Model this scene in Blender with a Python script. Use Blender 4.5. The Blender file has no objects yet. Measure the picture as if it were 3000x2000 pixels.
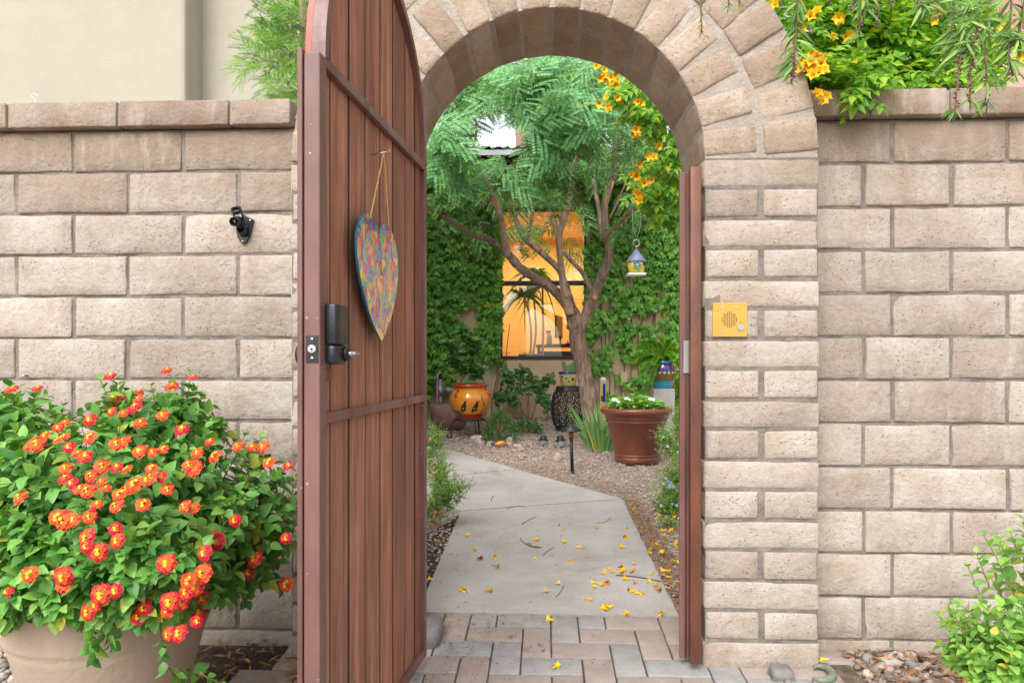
import bpy, math, random
import numpy as np
from mathutils import Vector, Matrix, noise, Euler
R = math.radians
rnd = random.Random(7)
S = bpy.context.scene
COL = S.collection
# ------------------------------------------------------------------ camera, sky, sun, exposure
F_PX, PSI, EYE, HOR = 2150.0, R(2.53), 1.04, 1055.0
cam_d = bpy.data.cameras.new('camera'); cam = bpy.data.objects.new('camera', cam_d); COL.objects.link(cam)
cam_d.lens = 36.0 * F_PX / 3000; cam_d.sensor_width = 36; cam_d.shift_y = (HOR - 1000) / 3000
cam_d.clip_start = .05; cam_d.clip_end = 500
cam.location = (0, 0, EYE); cam.rotation_euler = (R(90), 0, PSI)
S.camera = cam
W = bpy.data.worlds.new('World'); S.world = W; W.use_nodes = True
nt = W.node_tree; bg = nt.nodes['Background']
sky = nt.nodes.new('ShaderNodeTexSky'); sky.sky_type = 'NISHITA'; sky.sun_disc = False
SUN_EL, SUN_ROT = R(45), R(200)
sky.sun_elevation = SUN_EL; sky.sun_rotation = SUN_ROT; sky.air_density = 1.6; sky.dust_density = 4; sky.ozone_density = 1
hs = nt.nodes.new('ShaderNodeHueSaturation'); hs.inputs['Saturation'].default_value = .22
nt.links.new(sky.outputs[0], hs.inputs['Color']); nt.links.new(hs.outputs[0], bg.inputs[0]); bg.inputs[1].default_value = .15
sd = bpy.data.lights.new('sun', 'SUN'); sd.energy = 1.1; sd.angle = R(40); sd.color = (1, .97, .93)
sun = bpy.data.objects.new('sun', sd); COL.objects.link(sun)
_d = Vector((math.sin(SUN_ROT) * math.cos(SUN_EL), math.cos(SUN_ROT) * math.cos(SUN_EL), math.sin(SUN_EL)))
sun.rotation_euler = _d.to_track_quat('Z', 'Y').to_euler()
S.view_settings.view_transform = 'Standard'; S.view_settings.look = 'None'
S.view_settings.exposure = 0.86; S.view_settings.gamma = 1; S.view_settings.use_curve_mapping = False
S.render.engine = 'CYCLES'; S.cycles.use_denoising = True
S.cycles.max_bounces = 6; S.cycles.diffuse_bounces = 4; S.cycles.transparent_max_bounces = 12
S.cycles.caustics_reflective = False; S.cycles.caustics_refractive = False

# ------------------------------------------------------------------ helpers
FW = Vector((-math.sin(PSI), math.cos(PSI), 0)); RT = Vector((math.cos(PSI), math.sin(PSI), 0))
CAM = Vector((0, 0, EYE))
def ray(px, py): return FW + RT * ((px - 1500) / F_PX) + Vector((0, 0, (HOR - py) / F_PX))
def U(px, py, Y):                       # photo pixel -> point on the plane y = Y
    d = ray(px, py); return CAM + d * (Y / d.y)
def gz(y): return .05 * (y - 2.5)
def G(px, py, h=0.0):                   # photo pixel -> point on the (gently rising) ground
    d = ray(px, py); t = (gz(0) + h - EYE) / (d.z - .05 * d.y); return CAM + d * t
def ppm(Y): return F_PX / Y             # photo pixels per metre at depth Y

def tag(o, label=None, cat=None, group=None, kind=None):
    if label: o['label'] = label
    if cat: o['category'] = cat
    if group: o['group'] = group
    if kind: o['kind'] = kind
    return o
def thing(name, label, cat, loc=(0, 0, 0), group=None):
    o = bpy.data.objects.new(name, None); COL.objects.link(o); o.location = loc; o.empty_display_size = .1
    return tag(o, label, cat, group)
def wloc(p):
    v = Vector((0, 0, 0))
    while p is not None: v += p.location; p = p.parent
    return v
def mesh(name, V, Fs, mats, mi=None, smooth=True):
    me = bpy.data.meshes.new(name)
    V = np.asarray(V, dtype=np.float32).reshape(-1, 3)
    if isinstance(Fs, np.ndarray):
        n, k = Fs.shape
        me.vertices.add(len(V)); me.vertices.foreach_set('co', V.ravel())
        me.loops.add(n * k); me.loops.foreach_set('vertex_index', Fs.astype(np.int32).ravel())
        me.polygons.add(n); me.polygons.foreach_set('loop_start', np.arange(0, n * k, k, dtype=np.int32))
        me.update(calc_edges=True)
    else:
        me.from_pydata([tuple(map(float, v)) for v in V], [], [tuple(int(i) for i in f) for f in Fs]); me.update()
    for m in (mats if isinstance(mats, (list, tuple)) else [mats]): me.materials.append(m)
    if mi is not None: me.polygons.foreach_set('material_index', np.asarray(mi, dtype=np.int32))
    if smooth: me.polygons.foreach_set('use_smooth', np.ones(len(me.polygons), dtype=bool))
    me.validate(); me.update()
    return me
def obj(name, V, Fs, mats, parent=None, mi=None, smooth=True, kind=None, label=None):
    V = np.asarray(V, dtype=np.float32).reshape(-1, 3)
    if parent is not None: V = V - np.array(wloc(parent), dtype=np.float32)
    o = bpy.data.objects.new(name, mesh(name, V, Fs, mats, mi, smooth)); COL.objects.link(o)
    if parent is not None: o.parent = parent
    if kind: o['kind'] = kind
    if label: o['label'] = label
    return o
def inst(name, me, M, parent=None):
    o = bpy.data.objects.new(name, me); COL.objects.link(o)
    if parent is not None: o.parent = parent; M = Matrix.Translation(-wloc(parent)) @ M
    o.matrix_basis = M; return o
class MB:                               # collects shapes into one mesh
    def __init__(s): s.V = []; s.F = []; s.M = []
    def add(s, V, Fs, m=0):
        b = len(s.V); s.V += [tuple(v) for v in V]; s.F += [tuple(i + b for i in f) for f in Fs]; s.M += [m] * len(Fs); return s
    def box(s, c, h, m=0, rot=None, bev=0.0):
        V, Fs = rbox(h, bev, 1, 1, 1) if bev else cube(h)
        if rot is not None: V = [rot @ Vector(v) for v in V]
        return s.add([Vector(v) + Vector(c) for v in V], Fs, m)
    def tube(s, pts, rad, n=8, m=0, cap=True):
        V, Fs = tube(pts, rad, n, cap); return s.add(V, Fs, m)
    def lathe(s, prof, c=(0, 0, 0), n=24, m=0, axis=None):
        V, Fs = lathe(prof, n)
        if axis is not None:
            q = Vector((0, 0, 1)).rotation_difference(Vector(axis)); V = [q @ Vector(v) for v in V]
        return s.add([Vector(v) + Vector(c) for v in V], Fs, m)
    def obj(s, name, mats, parent=None, smooth=False, kind=None, label=None):
        return obj(name, s.V, s.F, mats, parent, s.M, smooth, kind, label)
def cube(h):
    x, y, z = h
    return ([(-x, -y, -z), (x, -y, -z), (x, y, -z), (-x, y, -z), (-x, -y, z), (x, -y, z), (x, y, z), (-x, y, z)],
            [(0, 3, 2, 1), (4, 5, 6, 7), (0, 1, 5, 4), (1, 2, 6, 5), (2, 3, 7, 6), (3, 0, 4, 7)])
def _ax(h, r, n):
    L = [-h, -h + .3 * r, -h + r]
    for i in range(1, n): L.append(-h + r + (2 * h - 2 * r) * i / n)
    return L + [h - r, h - .3 * r, h]
_rc = {}
def _rtop(a, b, c):
    if (a, b, c) in _rc: return _rc[(a, b, c)]
    idx = {}; pts = []; Fs = []
    def v(i, j, k):
        if (i, j, k) not in idx: idx[(i, j, k)] = len(pts); pts.append((i, j, k))
        return idx[(i, j, k)]
    for i in range(a - 1):
        for j in range(b - 1):
            Fs.append((v(i, j, 0), v(i, j + 1, 0), v(i + 1, j + 1, 0), v(i + 1, j, 0)))
            Fs.append((v(i, j, c - 1), v(i + 1, j, c - 1), v(i + 1, j + 1, c - 1), v(i, j + 1, c - 1)))
    for i in range(a - 1):
        for k in range(c - 1):
            Fs.append((v(i, 0, k), v(i + 1, 0, k), v(i + 1, 0, k + 1), v(i, 0, k + 1)))
            Fs.append((v(i, b - 1, k), v(i, b - 1, k + 1), v(i + 1, b - 1, k + 1), v(i + 1, b - 1, k)))
    for j in range(b - 1):
        for k in range(c - 1):
            Fs.append((v(0, j, k), v(0, j, k + 1), v(0, j + 1, k + 1), v(0, j + 1, k)))
            Fs.append((v(a - 1, j, k), v(a - 1, j + 1, k), v(a - 1, j + 1, k + 1), v(a - 1, j, k + 1)))
    _rc[(a, b, c)] = (np.array(pts), Fs); return _rc[(a, b, c)]
def rbox(h, r, nx=4, ny=1, nz=3):       # rounded box, surface grid
    r = min(r, min(h) * .9)
    ax, ay, az = np.array(_ax(h[0], r, nx)), np.array(_ax(h[1], r, ny)), np.array(_ax(h[2], r, nz))
    P, Fs = _rtop(len(ax), len(ay), len(az))
    Q = np.stack([ax[P[:, 0]], ay[P[:, 1]], az[P[:, 2]]], 1)
    C = np.clip(Q, -(np.array(h) - r), np.array(h) - r); D = Q - C; L = np.linalg.norm(D, axis=1, keepdims=True); L[L < 1e-9] = 1
    return C + D / L * np.where(np.linalg.norm(D, axis=1, keepdims=True) > 1e-9, r, 0), Fs
def frame_dirs(pts):
    T = []
    for i in range(len(pts)):
        a = pts[max(i - 1, 0)]; b = pts[min(i + 1, len(pts) - 1)]; t = (b - a)
        T.append(t.normalized() if t.length > 1e-9 else Vector((0, 0, 1)))
    return T
def tube(pts, rad, n=8, cap=True, rough=0.0):
    pts = [Vector(p) for p in pts]; T = frame_dirs(pts)
    if not hasattr(rad, '__len__'): rad = [rad] * len(pts)
    u = T[0].orthogonal().normalized(); V = []; Fs = []
    for i, p in enumerate(pts):
        u = (u - T[i] * u.dot(T[i])); u = u.normalized() if u.length > 1e-6 else T[i].orthogonal().normalized()
        w = T[i].cross(u)
        for k in range(n):
            a = 2 * math.pi * k / n; d = u * math.cos(a) + w * math.sin(a); r = rad[i]
            if rough: r *= 1 + rough * noise.noise(Vector((math.cos(a) * 2.5, math.sin(a) * 2.5, i * .35))) + rough * .7 * noise.noise(Vector((math.cos(a) * 6, math.sin(a) * 6, i * .9)))
            V.append(p + d * r)
    for i in range(len(pts) - 1):
        for k in range(n):
            Fs.append((i * n + k, i * n + (k + 1) % n, (i + 1) * n + (k + 1) % n, (i + 1) * n + k))
    if cap: Fs.append(tuple(range(n))[::-1]); Fs.append(tuple((len(pts) - 1) * n + k for k in range(n)))
    return V, Fs
def smoothline(pts, rad, k=5):          # Catmull-Rom
    P = [Vector(p) for p in pts]; P = [P[0] * 2 - P[1]] + P + [P[-1] * 2 - P[-2]]; out = []; ro = []
    for i in range(1, len(P) - 2):
        for j in range(k):
            t = j / k; a, b, c, d = P[i - 1], P[i], P[i + 1], P[i + 2]
            out.append(.5 * ((2 * b) + (c - a) * t + (2 * a - 5 * b + 4 * c - d) * t * t + (3 * b - a - 3 * c + d) * t ** 3))
            ro.append(rad[i - 1] * (1 - t) + rad[i] * t)
    out.append(P[-2]); ro.append(rad[-1]); return out, ro
def lathe(prof, n=24):
    V = []; Fs = []
    for (r, z) in prof:
        for k in range(n): a = 2 * math.pi * k / n; V.append((r * math.cos(a), r * math.sin(a), z))
    for i in range(len(prof) - 1):
        for k in range(n): Fs.append((i * n + k, i * n + (k + 1) % n, (i + 1) * n + (k + 1) % n, (i + 1) * n + k))
    return V, Fs
def prism(poly, y0, y1):                # xz polygon extruded along y
    n = len(poly); V = [(x, y0, z) for x, z in poly] + [(x, y1, z) for x, z in poly]
    Fs = [tuple(range(n)), tuple(range(2 * n - 1, n - 1, -1))] + [(i + n, (i + 1) % n + n, (i + 1) % n, i) for i in range(n)]
    return V, Fs
def slab(poly, z0, z1):                 # xy polygon; z0/z1 offsets from the sloping ground
    n = len(poly); V = [(x, y, gz(y) + z0) for x, y in poly] + [(x, y, gz(y) + z1) for x, y in poly]
    return V, [tuple(range(n))[::-1], tuple(range(n, 2 * n))] + [(i, (i + 1) % n, (i + 1) % n + n, i + n) for i in range(n)]
def scatter(TV, TF, Ms):                # template + (N,4,4) matrices -> V, F arrays
    TV = np.asarray(TV, float); TF = np.asarray(TF); Ms = np.asarray(Ms)
    V = np.einsum('nij,vj->nvi', Ms[:, :3, :3], TV) + Ms[:, None, :3, 3]
    Fa = TF[None] + (np.arange(len(Ms)) * len(TV))[:, None, None]
    return V.reshape(-1, 3), Fa.reshape(-1, TF.shape[1])
def TRS(loc, d, up=None, s=1.0, roll=0.0, sx=1.0):   # y axis of the template along d, z near up
    d = Vector(d).normalized(); up = Vector(up) if up is not None else Vector((0, 0, 1))
    x = d.cross(up)
    if x.length < 1e-4: x = d.cross(Vector((1, 0, 0)))
    x.normalize(); z = x.cross(d)
    m = Matrix((x, d, z)).transposed()
    if roll: m = m @ Matrix.Rotation(roll, 3, 'Y')
    m = m @ Matrix.Diagonal((s * sx, s, s)); m = m.to_4x4(); m.translation = Vector(loc); return m
def rv(a=1.0): return Vector((rnd.gauss(0, a), rnd.gauss(0, a), rnd.gauss(0, a)))

# ------------------------------------------------------------------ materials
def newmat(name):
    m = bpy.data.materials.new(name); m.use_nodes = True; n = m.node_tree
    return m, n, n.nodes['Principled BSDF'], n.nodes['Material Output']
def c4(c): return (c[0], c[1], c[2], 1)
def nn(n, t, **kw):
    x = n.nodes.new(t)
    for k, v in kw.items(): setattr(x, k, v)
    return x
def noise_n(n, scale, detail=5, rough=.6, vec=None, dist=0):
    x = nn(n, 'ShaderNodeTexNoise'); x.inputs['Scale'].default_value = scale; x.inputs['Detail'].default_value = detail
    x.inputs['Roughness'].default_value = rough; x.inputs['Distortion'].default_value = dist
    if vec is not None: n.links.new(vec, x.inputs['Vector'])
    return x
def ramp(n, src, stops):
    r = nn(n, 'ShaderNodeValToRGB'); e = r.color_ramp.elements
    while len(e) < len(stops): e.new(.5)
    for i, (p, c) in enumerate(stops): e[i].position = p; e[i].color = c4(c) if hasattr(c, '__len__') else (c, c, c, 1)
    n.links.new(src, r.inputs[0]); return r
def mixc(n, a, b, fac, mode='MIX'):
    x = nn(n, 'ShaderNodeMix', data_type='RGBA', blend_type=mode)
    for s, v in ((6, a), (7, b)):
        if hasattr(v, 'links'): n.links.new(v, x.inputs[s])
        else: x.inputs[s].default_value = c4(v)
    if hasattr(fac, 'links'): n.links.new(fac, x.inputs[0])
    else: x.inputs[0].default_value = fac
    return x.outputs[2]
def math_n(n, op, a, b=None):
    x = nn(n, 'ShaderNodeMath', operation=op)
    for i, v in enumerate((a, b)):
        if v is None: continue
        if hasattr(v, 'links'): n.links.new(v, x.inputs[i])
        else: x.inputs[i].default_value = v
    return x.outputs[0]
def coords(n, perobj=True, scale=(1, 1, 1)):
    tc = nn(n, 'ShaderNodeTexCoord'); mp = nn(n, 'ShaderNodeMapping'); mp.inputs['Scale'].default_value = scale
    n.links.new(tc.outputs['Object'], mp.inputs[0])
    if perobj:
        oi = nn(n, 'ShaderNodeObjectInfo'); k = math_n(n, 'MULTIPLY', oi.outputs['Random'], 37.0)
        cx = nn(n, 'ShaderNodeCombineXYZ'); n.links.new(k, cx.inputs[0]); n.links.new(k, cx.inputs[2]); n.links.new(cx.outputs[0], mp.inputs['Location'])
    return mp.outputs[0]
def bump(n, b, h, strength=.5, dist=.01):
    x = nn(n, 'ShaderNodeBump'); x.inputs['Strength'].default_value = strength; x.inputs['Distance'].default_value = dist
    n.links.new(h, x.inputs['Height']); n.links.new(x.outputs[0], b.inputs['Normal']); return x
def simple(name, c, rough=.6, metal=0, c2=None, scale=6, bmp=0, bscale=60, spec=.5, coat=0, detail=6, vscale=(1, 1, 1)):
    m, n, b, o = newmat(name); b.inputs['Roughness'].default_value = rough; b.inputs['Metallic'].default_value = metal
    b.inputs['Specular IOR Level'].default_value = spec; b.inputs['Coat Weight'].default_value = coat; b.inputs['Coat Roughness'].default_value = .08
    b.inputs['Base Color'].default_value = c4(c)
    v = coords(n, scale=vscale)
    if c2 is not None:
        t = noise_n(n, scale, detail, .65, v); r = ramp(n, t.outputs[0], [(.32, c), (.68, c2)]); n.links.new(r.outputs[0], b.inputs['Base Color'])
    if bmp: t2 = noise_n(n, bscale, 6, .6, v); bump(n, b, t2.outputs[0], bmp, .01)
    return m
def slump(name, ca, cb, cc, stain, z0=1.56, z1=1.86, amt=.88):
    m, n, b, o = newmat(name); b.inputs['Roughness'].default_value = .95; b.inputs['Specular IOR Level'].default_value = .15
    v = coords(n); oi = nn(n, 'ShaderNodeObjectInfo')
    big = noise_n(n, 5, 4, .6, v); r = ramp(n, big.outputs[0], [(.3, ca), (.52, cb), (.72, cc)])
    fine = noise_n(n, 55, 8, .75, v); fr = ramp(n, fine.outputs[0], [(.25, (.72, .70, .68)), (.5, (1, 1, 1)), (.8, (1.06, 1.06, 1.06))])
    col = mixc(n, r.outputs[0], fr.outputs[0], .9, 'MULTIPLY')
    # faint blotches of stain and per-block tone
    vs = coords(n, scale=(1, 1, .55)); st = noise_n(n, 3.2, 5, .7, vs, .4); sm = ramp(n, st.outputs[0], [(.50, 0.0), (.75, 1.0)])
    smf = math_n(n, 'MULTIPLY', sm.outputs[0], .55); col = mixc(n, col, stain, smf)
    tone = ramp(n, oi.outputs['Random'], [(0, (.80, .76, .73)), (.5, (1, 1, 1)), (1, (1.1, 1.08, 1.06))])
    col = mixc(n, col, tone.outputs[0], .9, 'MULTIPLY')
    # pits
    vo = nn(n, 'ShaderNodeTexVoronoi', feature='F1'); vo.inputs['Scale'].default_value = 95; n.links.new(v, vo.inputs['Vector'])
    sel = ramp(n, vo.outputs['Color'], [(.70, 0.0), (.74, 1.0)]); near = ramp(n, vo.outputs['Distance'], [(.10, 1.0), (.26, 0.0)])
    pit = math_n(n, 'MULTIPLY', sel.outputs[0], near.outputs[0]); col = mixc(n, col, (.10, .075, .055), math_n(n, 'MULTIPLY', pit, .55))
    tco = nn(n, 'ShaderNodeTexCoord'); sx = nn(n, 'ShaderNodeSeparateXYZ'); n.links.new(tco.outputs['Object'], sx.inputs[0])
    mpz = nn(n, 'ShaderNodeMapping'); mpz.inputs['Scale'].default_value = (1, 1, .22); n.links.new(tco.outputs['Object'], mpz.inputs[0]); sn = noise_n(n, 13, 5, .65, mpz.outputs[0])
    zz = math_n(n, 'ADD', sx.outputs[2], math_n(n, 'MULTIPLY', math_n(n, 'SUBTRACT', sn.outputs[0], .5), .55)); mr = nn(n, 'ShaderNodeMapRange'); n.links.new(zz, mr.inputs[0]); mr.inputs[1].default_value = z0; mr.inputs[2].default_value = z1; mr.inputs[4].default_value = amt
    col = mixc(n, col, tuple(x * .92 for x in stain), mr.outputs[0])
    mr2 = nn(n, 'ShaderNodeMapRange'); n.links.new(zz, mr2.inputs[0]); mr2.inputs[1].default_value = .12; mr2.inputs[2].default_value = -.10; mr2.inputs[4].default_value = .6; col = mixc(n, col, (.24, .17, .11), mr2.outputs[0])
    ef = noise_n(n, 9, 5, .7, mpz.outputs[0], .5); em = ramp(n, ef.outputs[0], [(.56, 0.0), (.72, .55)]); col = mixc(n, col, (.56, .515, .475), em.outputs[0])
    n.links.new(col, b.inputs['Base Color'])
    mid = noise_n(n, 16, 6, .7, v); h = math_n(n, 'ADD', math_n(n, 'MULTIPLY', mid.outputs[0], 1.2), math_n(n, 'MULTIPLY', fine.outputs[0], .55))
    h = math_n(n, 'SUBTRACT', h, math_n(n, 'MULTIPLY', pit, .35)); bump(n, b, h, .9, .012)
    return m
def concretemat():
    m, n, b, o = newmat('concrete'); b.inputs['Roughness'].default_value = .85; b.inputs['Specular IOR Level'].default_value = .2
    v = coords(n, True); t = noise_n(n, 2.6, 6, .65, v, .4); r = ramp(n, t.outputs[0], [(.3, (.35, .34, .325)), (.5, (.43, .415, .40)), (.7, (.49, .475, .46))])
    f = noise_n(n, 130, 4, .7, v); col = mixc(n, r.outputs[0], ramp(n, f.outputs[0], [(.3, (.86, .85, .84)), (.6, (1.04, 1.04, 1.04))]).outputs[0], 1, 'MULTIPLY')
    s = noise_n(n, 1.7, 5, .7, coords(n, False), 1); col = mixc(n, col, (.27, .20, .14), ramp(n, s.outputs[0], [(.54, 0.0), (.72, .5)]).outputs[0])
    vo = nn(n, 'ShaderNodeTexVoronoi'); vo.inputs['Scale'].default_value = 38; n.links.new(v, vo.inputs['Vector']); sel = ramp(n, vo.outputs['Color'], [(.86, 0.0), (.9, 1.0)]); d = ramp(n, vo.outputs['Distance'], [(.10, 1.0), (.2, 0.0)])
    col = mixc(n, col, (.10, .075, .055), math_n(n, 'MULTIPLY', sel.outputs[0], d.outputs[0])); br = noise_n(n, 60, 4, .6, coords(n, True, (.25, 3, 1)))
    n.links.new(col, b.inputs['Base Color']); bump(n, b, math_n(n, 'ADD', f.outputs[0], br.outputs[0]), .25, .004); return m
def leafmat(name, dark, light, trans=.25, rough=.45, tip=None):
    m, n, b, o = newmat(name); b.inputs['Roughness'].default_value = rough; b.inputs['Specular IOR Level'].default_value = .35
    g = nn(n, 'ShaderNodeNewGeometry'); oi = nn(n, 'ShaderNodeObjectInfo')
    k = math_n(n, 'FRACT', math_n(n, 'ADD', g.outputs['Random Per Island'], oi.outputs['Random']))
    st = [(0, dark), (.75, light)] + ([(1, tip)] if tip else []); st = st[:-1] + [(.96, st[-1][1]), (1, (min(.6, light[0] * 2.4), light[1], light[2] * .5))]; r = ramp(n, k, st)
    tc = nn(n, 'ShaderNodeTexCoord'); t = noise_n(n, 2.5, 3, .5, tc.outputs['Object']); tr = ramp(n, t.outputs[0], [(.35, (.8, .85, .8)), (.65, (1.15, 1.1, 1.1))])
    col = mixc(n, r.outputs[0], tr.outputs[0], 1.0, 'MULTIPLY'); n.links.new(col, b.inputs['Base Color'])
    tl = nn(n, 'ShaderNodeBsdfTranslucent'); tcol = mixc(n, col, (1.6, 1.5, .6), 1.0, 'MULTIPLY'); n.links.new(tcol, tl.inputs[0])
    mx = nn(n, 'ShaderNodeMixShader'); mx.inputs[0].default_value = trans
    n.links.new(b.outputs[0], mx.inputs[1]); n.links.new(tl.outputs[0], mx.inputs[2]); n.links.new(mx.outputs[0], o.inputs[0]); return m
def islandmat(name, cols, rough=.85, bmp=0):
    m, n, b, o = newmat(name); b.inputs['Roughness'].default_value = rough; b.inputs['Specular IOR Level'].default_value = .25
    g = nn(n, 'ShaderNodeNewGeometry'); oi = nn(n, 'ShaderNodeObjectInfo'); k = math_n(n, 'FRACT', math_n(n, 'ADD', g.outputs['Random Per Island'], oi.outputs['Random']))
    r = ramp(n, k, [(i / (len(cols) - 1), c) for i, c in enumerate(cols)]); n.links.new(r.outputs[0], b.inputs['Base Color'])
    if bmp: v = coords(n); t = noise_n(n, 60, 5, .6, v); bump(n, b, t.outputs[0], bmp, .01)
    return m
M = {}
M['block'] = slump('slump_block', (.385, .325, .272), (.465, .41, .36), (.52, .475, .43), (.31, .238, .178))
M['cap'] = slump('cap_block', (.32, .245, .19), (.375, .30, .245), (.45, .385, .335), (.27, .19, .13), 5, 6)
M['arch'] = slump('arch_block', (.37, .285, .205), (.44, .355, .28), (.51, .435, .37), (.33, .235, .155), 5, 6)
M['mortar'] = simple('mortar', (.16, .135, .115), .95, c2=(.30, .262, .23), scale=14, bmp=.8, bscale=90, spec=.1)
M['mortar_pale'] = simple('pale_mortar', (.33, .28, .235), .95, c2=(.47, .42, .37), scale=9, bmp=.8, bscale=80, spec=.1)
M['stucco'] = simple('beige_stucco', (.41, .382, .312), .95, c2=(.455, .425, .355), scale=3, bmp=.35, bscale=110, spec=.1)
M['stucco_tan'] = simple('tan_stucco', (.52, .39, .265), .95, c2=(.60, .46, .32), scale=4, bmp=.3, bscale=120, spec=.1)
M['stucco_pink'] = simple('pink_stucco', (.55, .33, .29), .95, c2=(.60, .38, .33), scale=3, bmp=.3, bscale=100, spec=.1)
M['steel'] = simple('brown_painted_steel', (.105, .046, .036), .36, c2=(.19, .092, .080), scale=9, bmp=.12, bscale=40, spec=.5, vscale=(1, 1, .35))
def steelmat(name, a, b_, c):
    m, n, b, o = newmat(name); b.inputs['Roughness'].default_value = .4
    v = coords(n, True, (1, 1, .35)); t = noise_n(n, 9, 6, .65, v); r = ramp(n, t.outputs[0], [(.3, a), (.6, b_)])
    t2 = noise_n(n, 5, 6, .75, coords(n, True, (1.5, 1.5, .25)), .8); col = mixc(n, r.outputs[0], c, ramp(n, t2.outputs[0], [(.52, 0.0), (.66, .85)]).outputs[0])
    v3 = coords(n, True); vo = nn(n, 'ShaderNodeTexVoronoi'); vo.inputs['Scale'].default_value = 42; n.links.new(v3, vo.inputs['Vector']); sel = ramp(n, vo.outputs['Color'], [(.80, 0.0), (.84, 1.0)]); d = ramp(n, vo.outputs['Distance'], [(.05, 1.0), (.12, 0.0)])
    col = mixc(n, col, (.55, .42, .38), math_n(n, 'MULTIPLY', sel.outputs[0], d.outputs[0])); n.links.new(col, b.inputs['Base Color'])
    n.links.new(ramp(n, t2.outputs[0], [(.45, .36), (.65, .6)]).outputs[0], b.inputs['Roughness']); bump(n, b, t.outputs[0], .2, .004); return m
M['steel'] = steelmat('brown_painted_steel', (.10, .046, .038), (.19, .098, .090), (.20, .075, .038)); M['rust'] = simple('rusty_brown_steel', (.085, .032, .023), .42, c2=(.19, .066, .034), scale=9, bmp=.2, bscale=60, vscale=(1, 1, .4))
M['redpaint'] = simple('faded_red_paint', (.50, .10, .08), .6, c2=(.58, .17, .13), scale=10)
M['concrete'] = simple('concrete', (.33, .305, .28), .85, c2=(.45, .425, .395), scale=3.2, bmp=.12, bscale=160, spec=.2)
M['concrete'] = concretemat()
M['paver_grey'] = simple('grey_paver', (.27, .268, .265), .9, c2=(.37, .365, .36), scale=14, bmp=.35, bscale=130, spec=.2)
M['paver_pink'] = simple('pink_paver', (.31, .255, .23), .9, c2=(.40, .335, .305), scale=12, bmp=.35, bscale=130, spec=.2)
M['dirt'] = simple('dark_soil', (.045, .032, .024), .95, c2=(.11, .08, .06), scale=14, bmp=1, bscale=40, spec=.1)
M['sand'] = simple('paver_sand', (.07, .055, .042), .95, c2=(.20, .16, .12), scale=26, bmp=.6, bscale=90, spec=.1)
M['grit'] = simple('fine_gravel', (.26, .19, .145), .95, c2=(.50, .42, .36), scale=60, bmp=1, bscale=70, spec=.1)
M['gravel'] = islandmat('gravel_stones', [(.26, .19, .15), (.46, .38, .33), (.60, .54, .50), (.38, .30, .26), (.66, .62, .59), (.40, .25, .18)], .85)
M['cobble'] = islandmat('river_stones', [(.24, .19, .16), (.42, .36, .32), (.17, .18, .18), (.52, .43, .37), (.30, .21, .17), (.46, .44, .42)], .75, .3)
M['rock'] = simple('pale_rock', (.30, .23, .19), .9, c2=(.52, .42, .35), scale=12, bmp=.8, bscale=30, spec=.2)
M['rock_grey'] = simple('grey_rock', (.13, .125, .12), .8, c2=(.26, .255, .25), scale=9, bmp=.5, bscale=40, spec=.3)
M['litter'] = islandmat('leaf_litter', [(.22, .09, .04), (.38, .17, .06), (.28, .18, .11), (.46, .28, .12), (.16, .08, .05)], .8)
M['black'] = simple('black_metal', (.012, .016, .024), .32, metal=.2, c2=(.03, .035, .045), scale=20)
M['matte_black'] = simple('black_plastic', (.012, .013, .015), .35, c2=(.02, .021, .024))
M['iron'] = simple('dark_iron', (.018, .020, .024), .42, metal=.4, c2=(.04, .042, .048), scale=18)
M['silver'] = simple('silver_metal', (.6, .6, .58), .3, metal=1)
M['galv'] = simple('galvanised_metal', (.42, .44, .45), .45, metal=.7, c2=(.30, .32, .33))
M['brass'] = simple('yellow_brass_plate', (.60, .34, .06), .34, metal=.35, c2=(.68, .40, .09), scale=7, spec=.5, bmp=.05)
M['cord'] = simple('jute_cord', (.52, .29, .10), .9, c2=(.66, .42, .18), scale=90, bmp=.6, bscale=150)
M['pot'] = simple('weathered_beige_pot', (.40, .31, .235), .85, c2=(.48, .39, .305), scale=4, bmp=.35, bscale=50)
M['terra'] = simple('glazed_brown_pot', (.11, .032, .020), .36, c2=(.23, .066, .032), scale=4, coat=.35, bmp=.15, bscale=25)
M['mauve'] = simple('mauve_clay', (.27, .155, .14), .7, c2=(.36, .23, .20), scale=12, bmp=.6, bscale=30)
M['glaze_y'] = simple('yellow_orange_glaze', (.74, .22, .012), .2, c2=(.80, .36, .02), scale=6, coat=.8)
M['glaze_r'] = simple('red_glaze', (.36, .022, .012), .2, c2=(.5, .05, .02), scale=8, coat=.8)
M['glaze_g'] = simple('green_glaze', (.04, .13, .05), .3, coat=.6)
M['glaze_k'] = simple('black_glaze', (.02, .02, .02), .3, coat=.6)
M['glaze_b'] = simple('cobalt_glaze', (.010, .025, .22), .2, c2=(.02, .05, .3), coat=.8)
M['glaze_t'] = simple('turquoise_glaze', (.01, .20, .34), .2, c2=(.02, .28, .42), coat=.8)
M['glaze_w'] = simple('cream_glaze', (.62, .56, .24), .2, coat=.8)
M['glaze_lemon'] = simple('lemon_glaze', (.70, .50, .03), .2, coat=.8)
M['white'] = simple('white_paint', (.75, .75, .75), .5)
M['blueroof'] = simple('blue_grey_tin', (.17, .20, .36), .45, c2=(.24, .28, .44), scale=20, vscale=(1, 1, .2))
M['copper'] = simple('copper_collar', (.45, .15, .05), .4, metal=.5, c2=(.3, .09, .03), scale=30)
M['ceramic_tan'] = simple('tan_clay', (.48, .36, .26), .8, c2=(.36, .26, .19), scale=20, bmp=.3)
M['pinkpipe'] = simple('pink_pipe', (.50, .22, .40), .5)
M['darkwood'] = simple('dark_red_beam', (.06, .018, .016), .7, c2=(.09, .03, .025))
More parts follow.
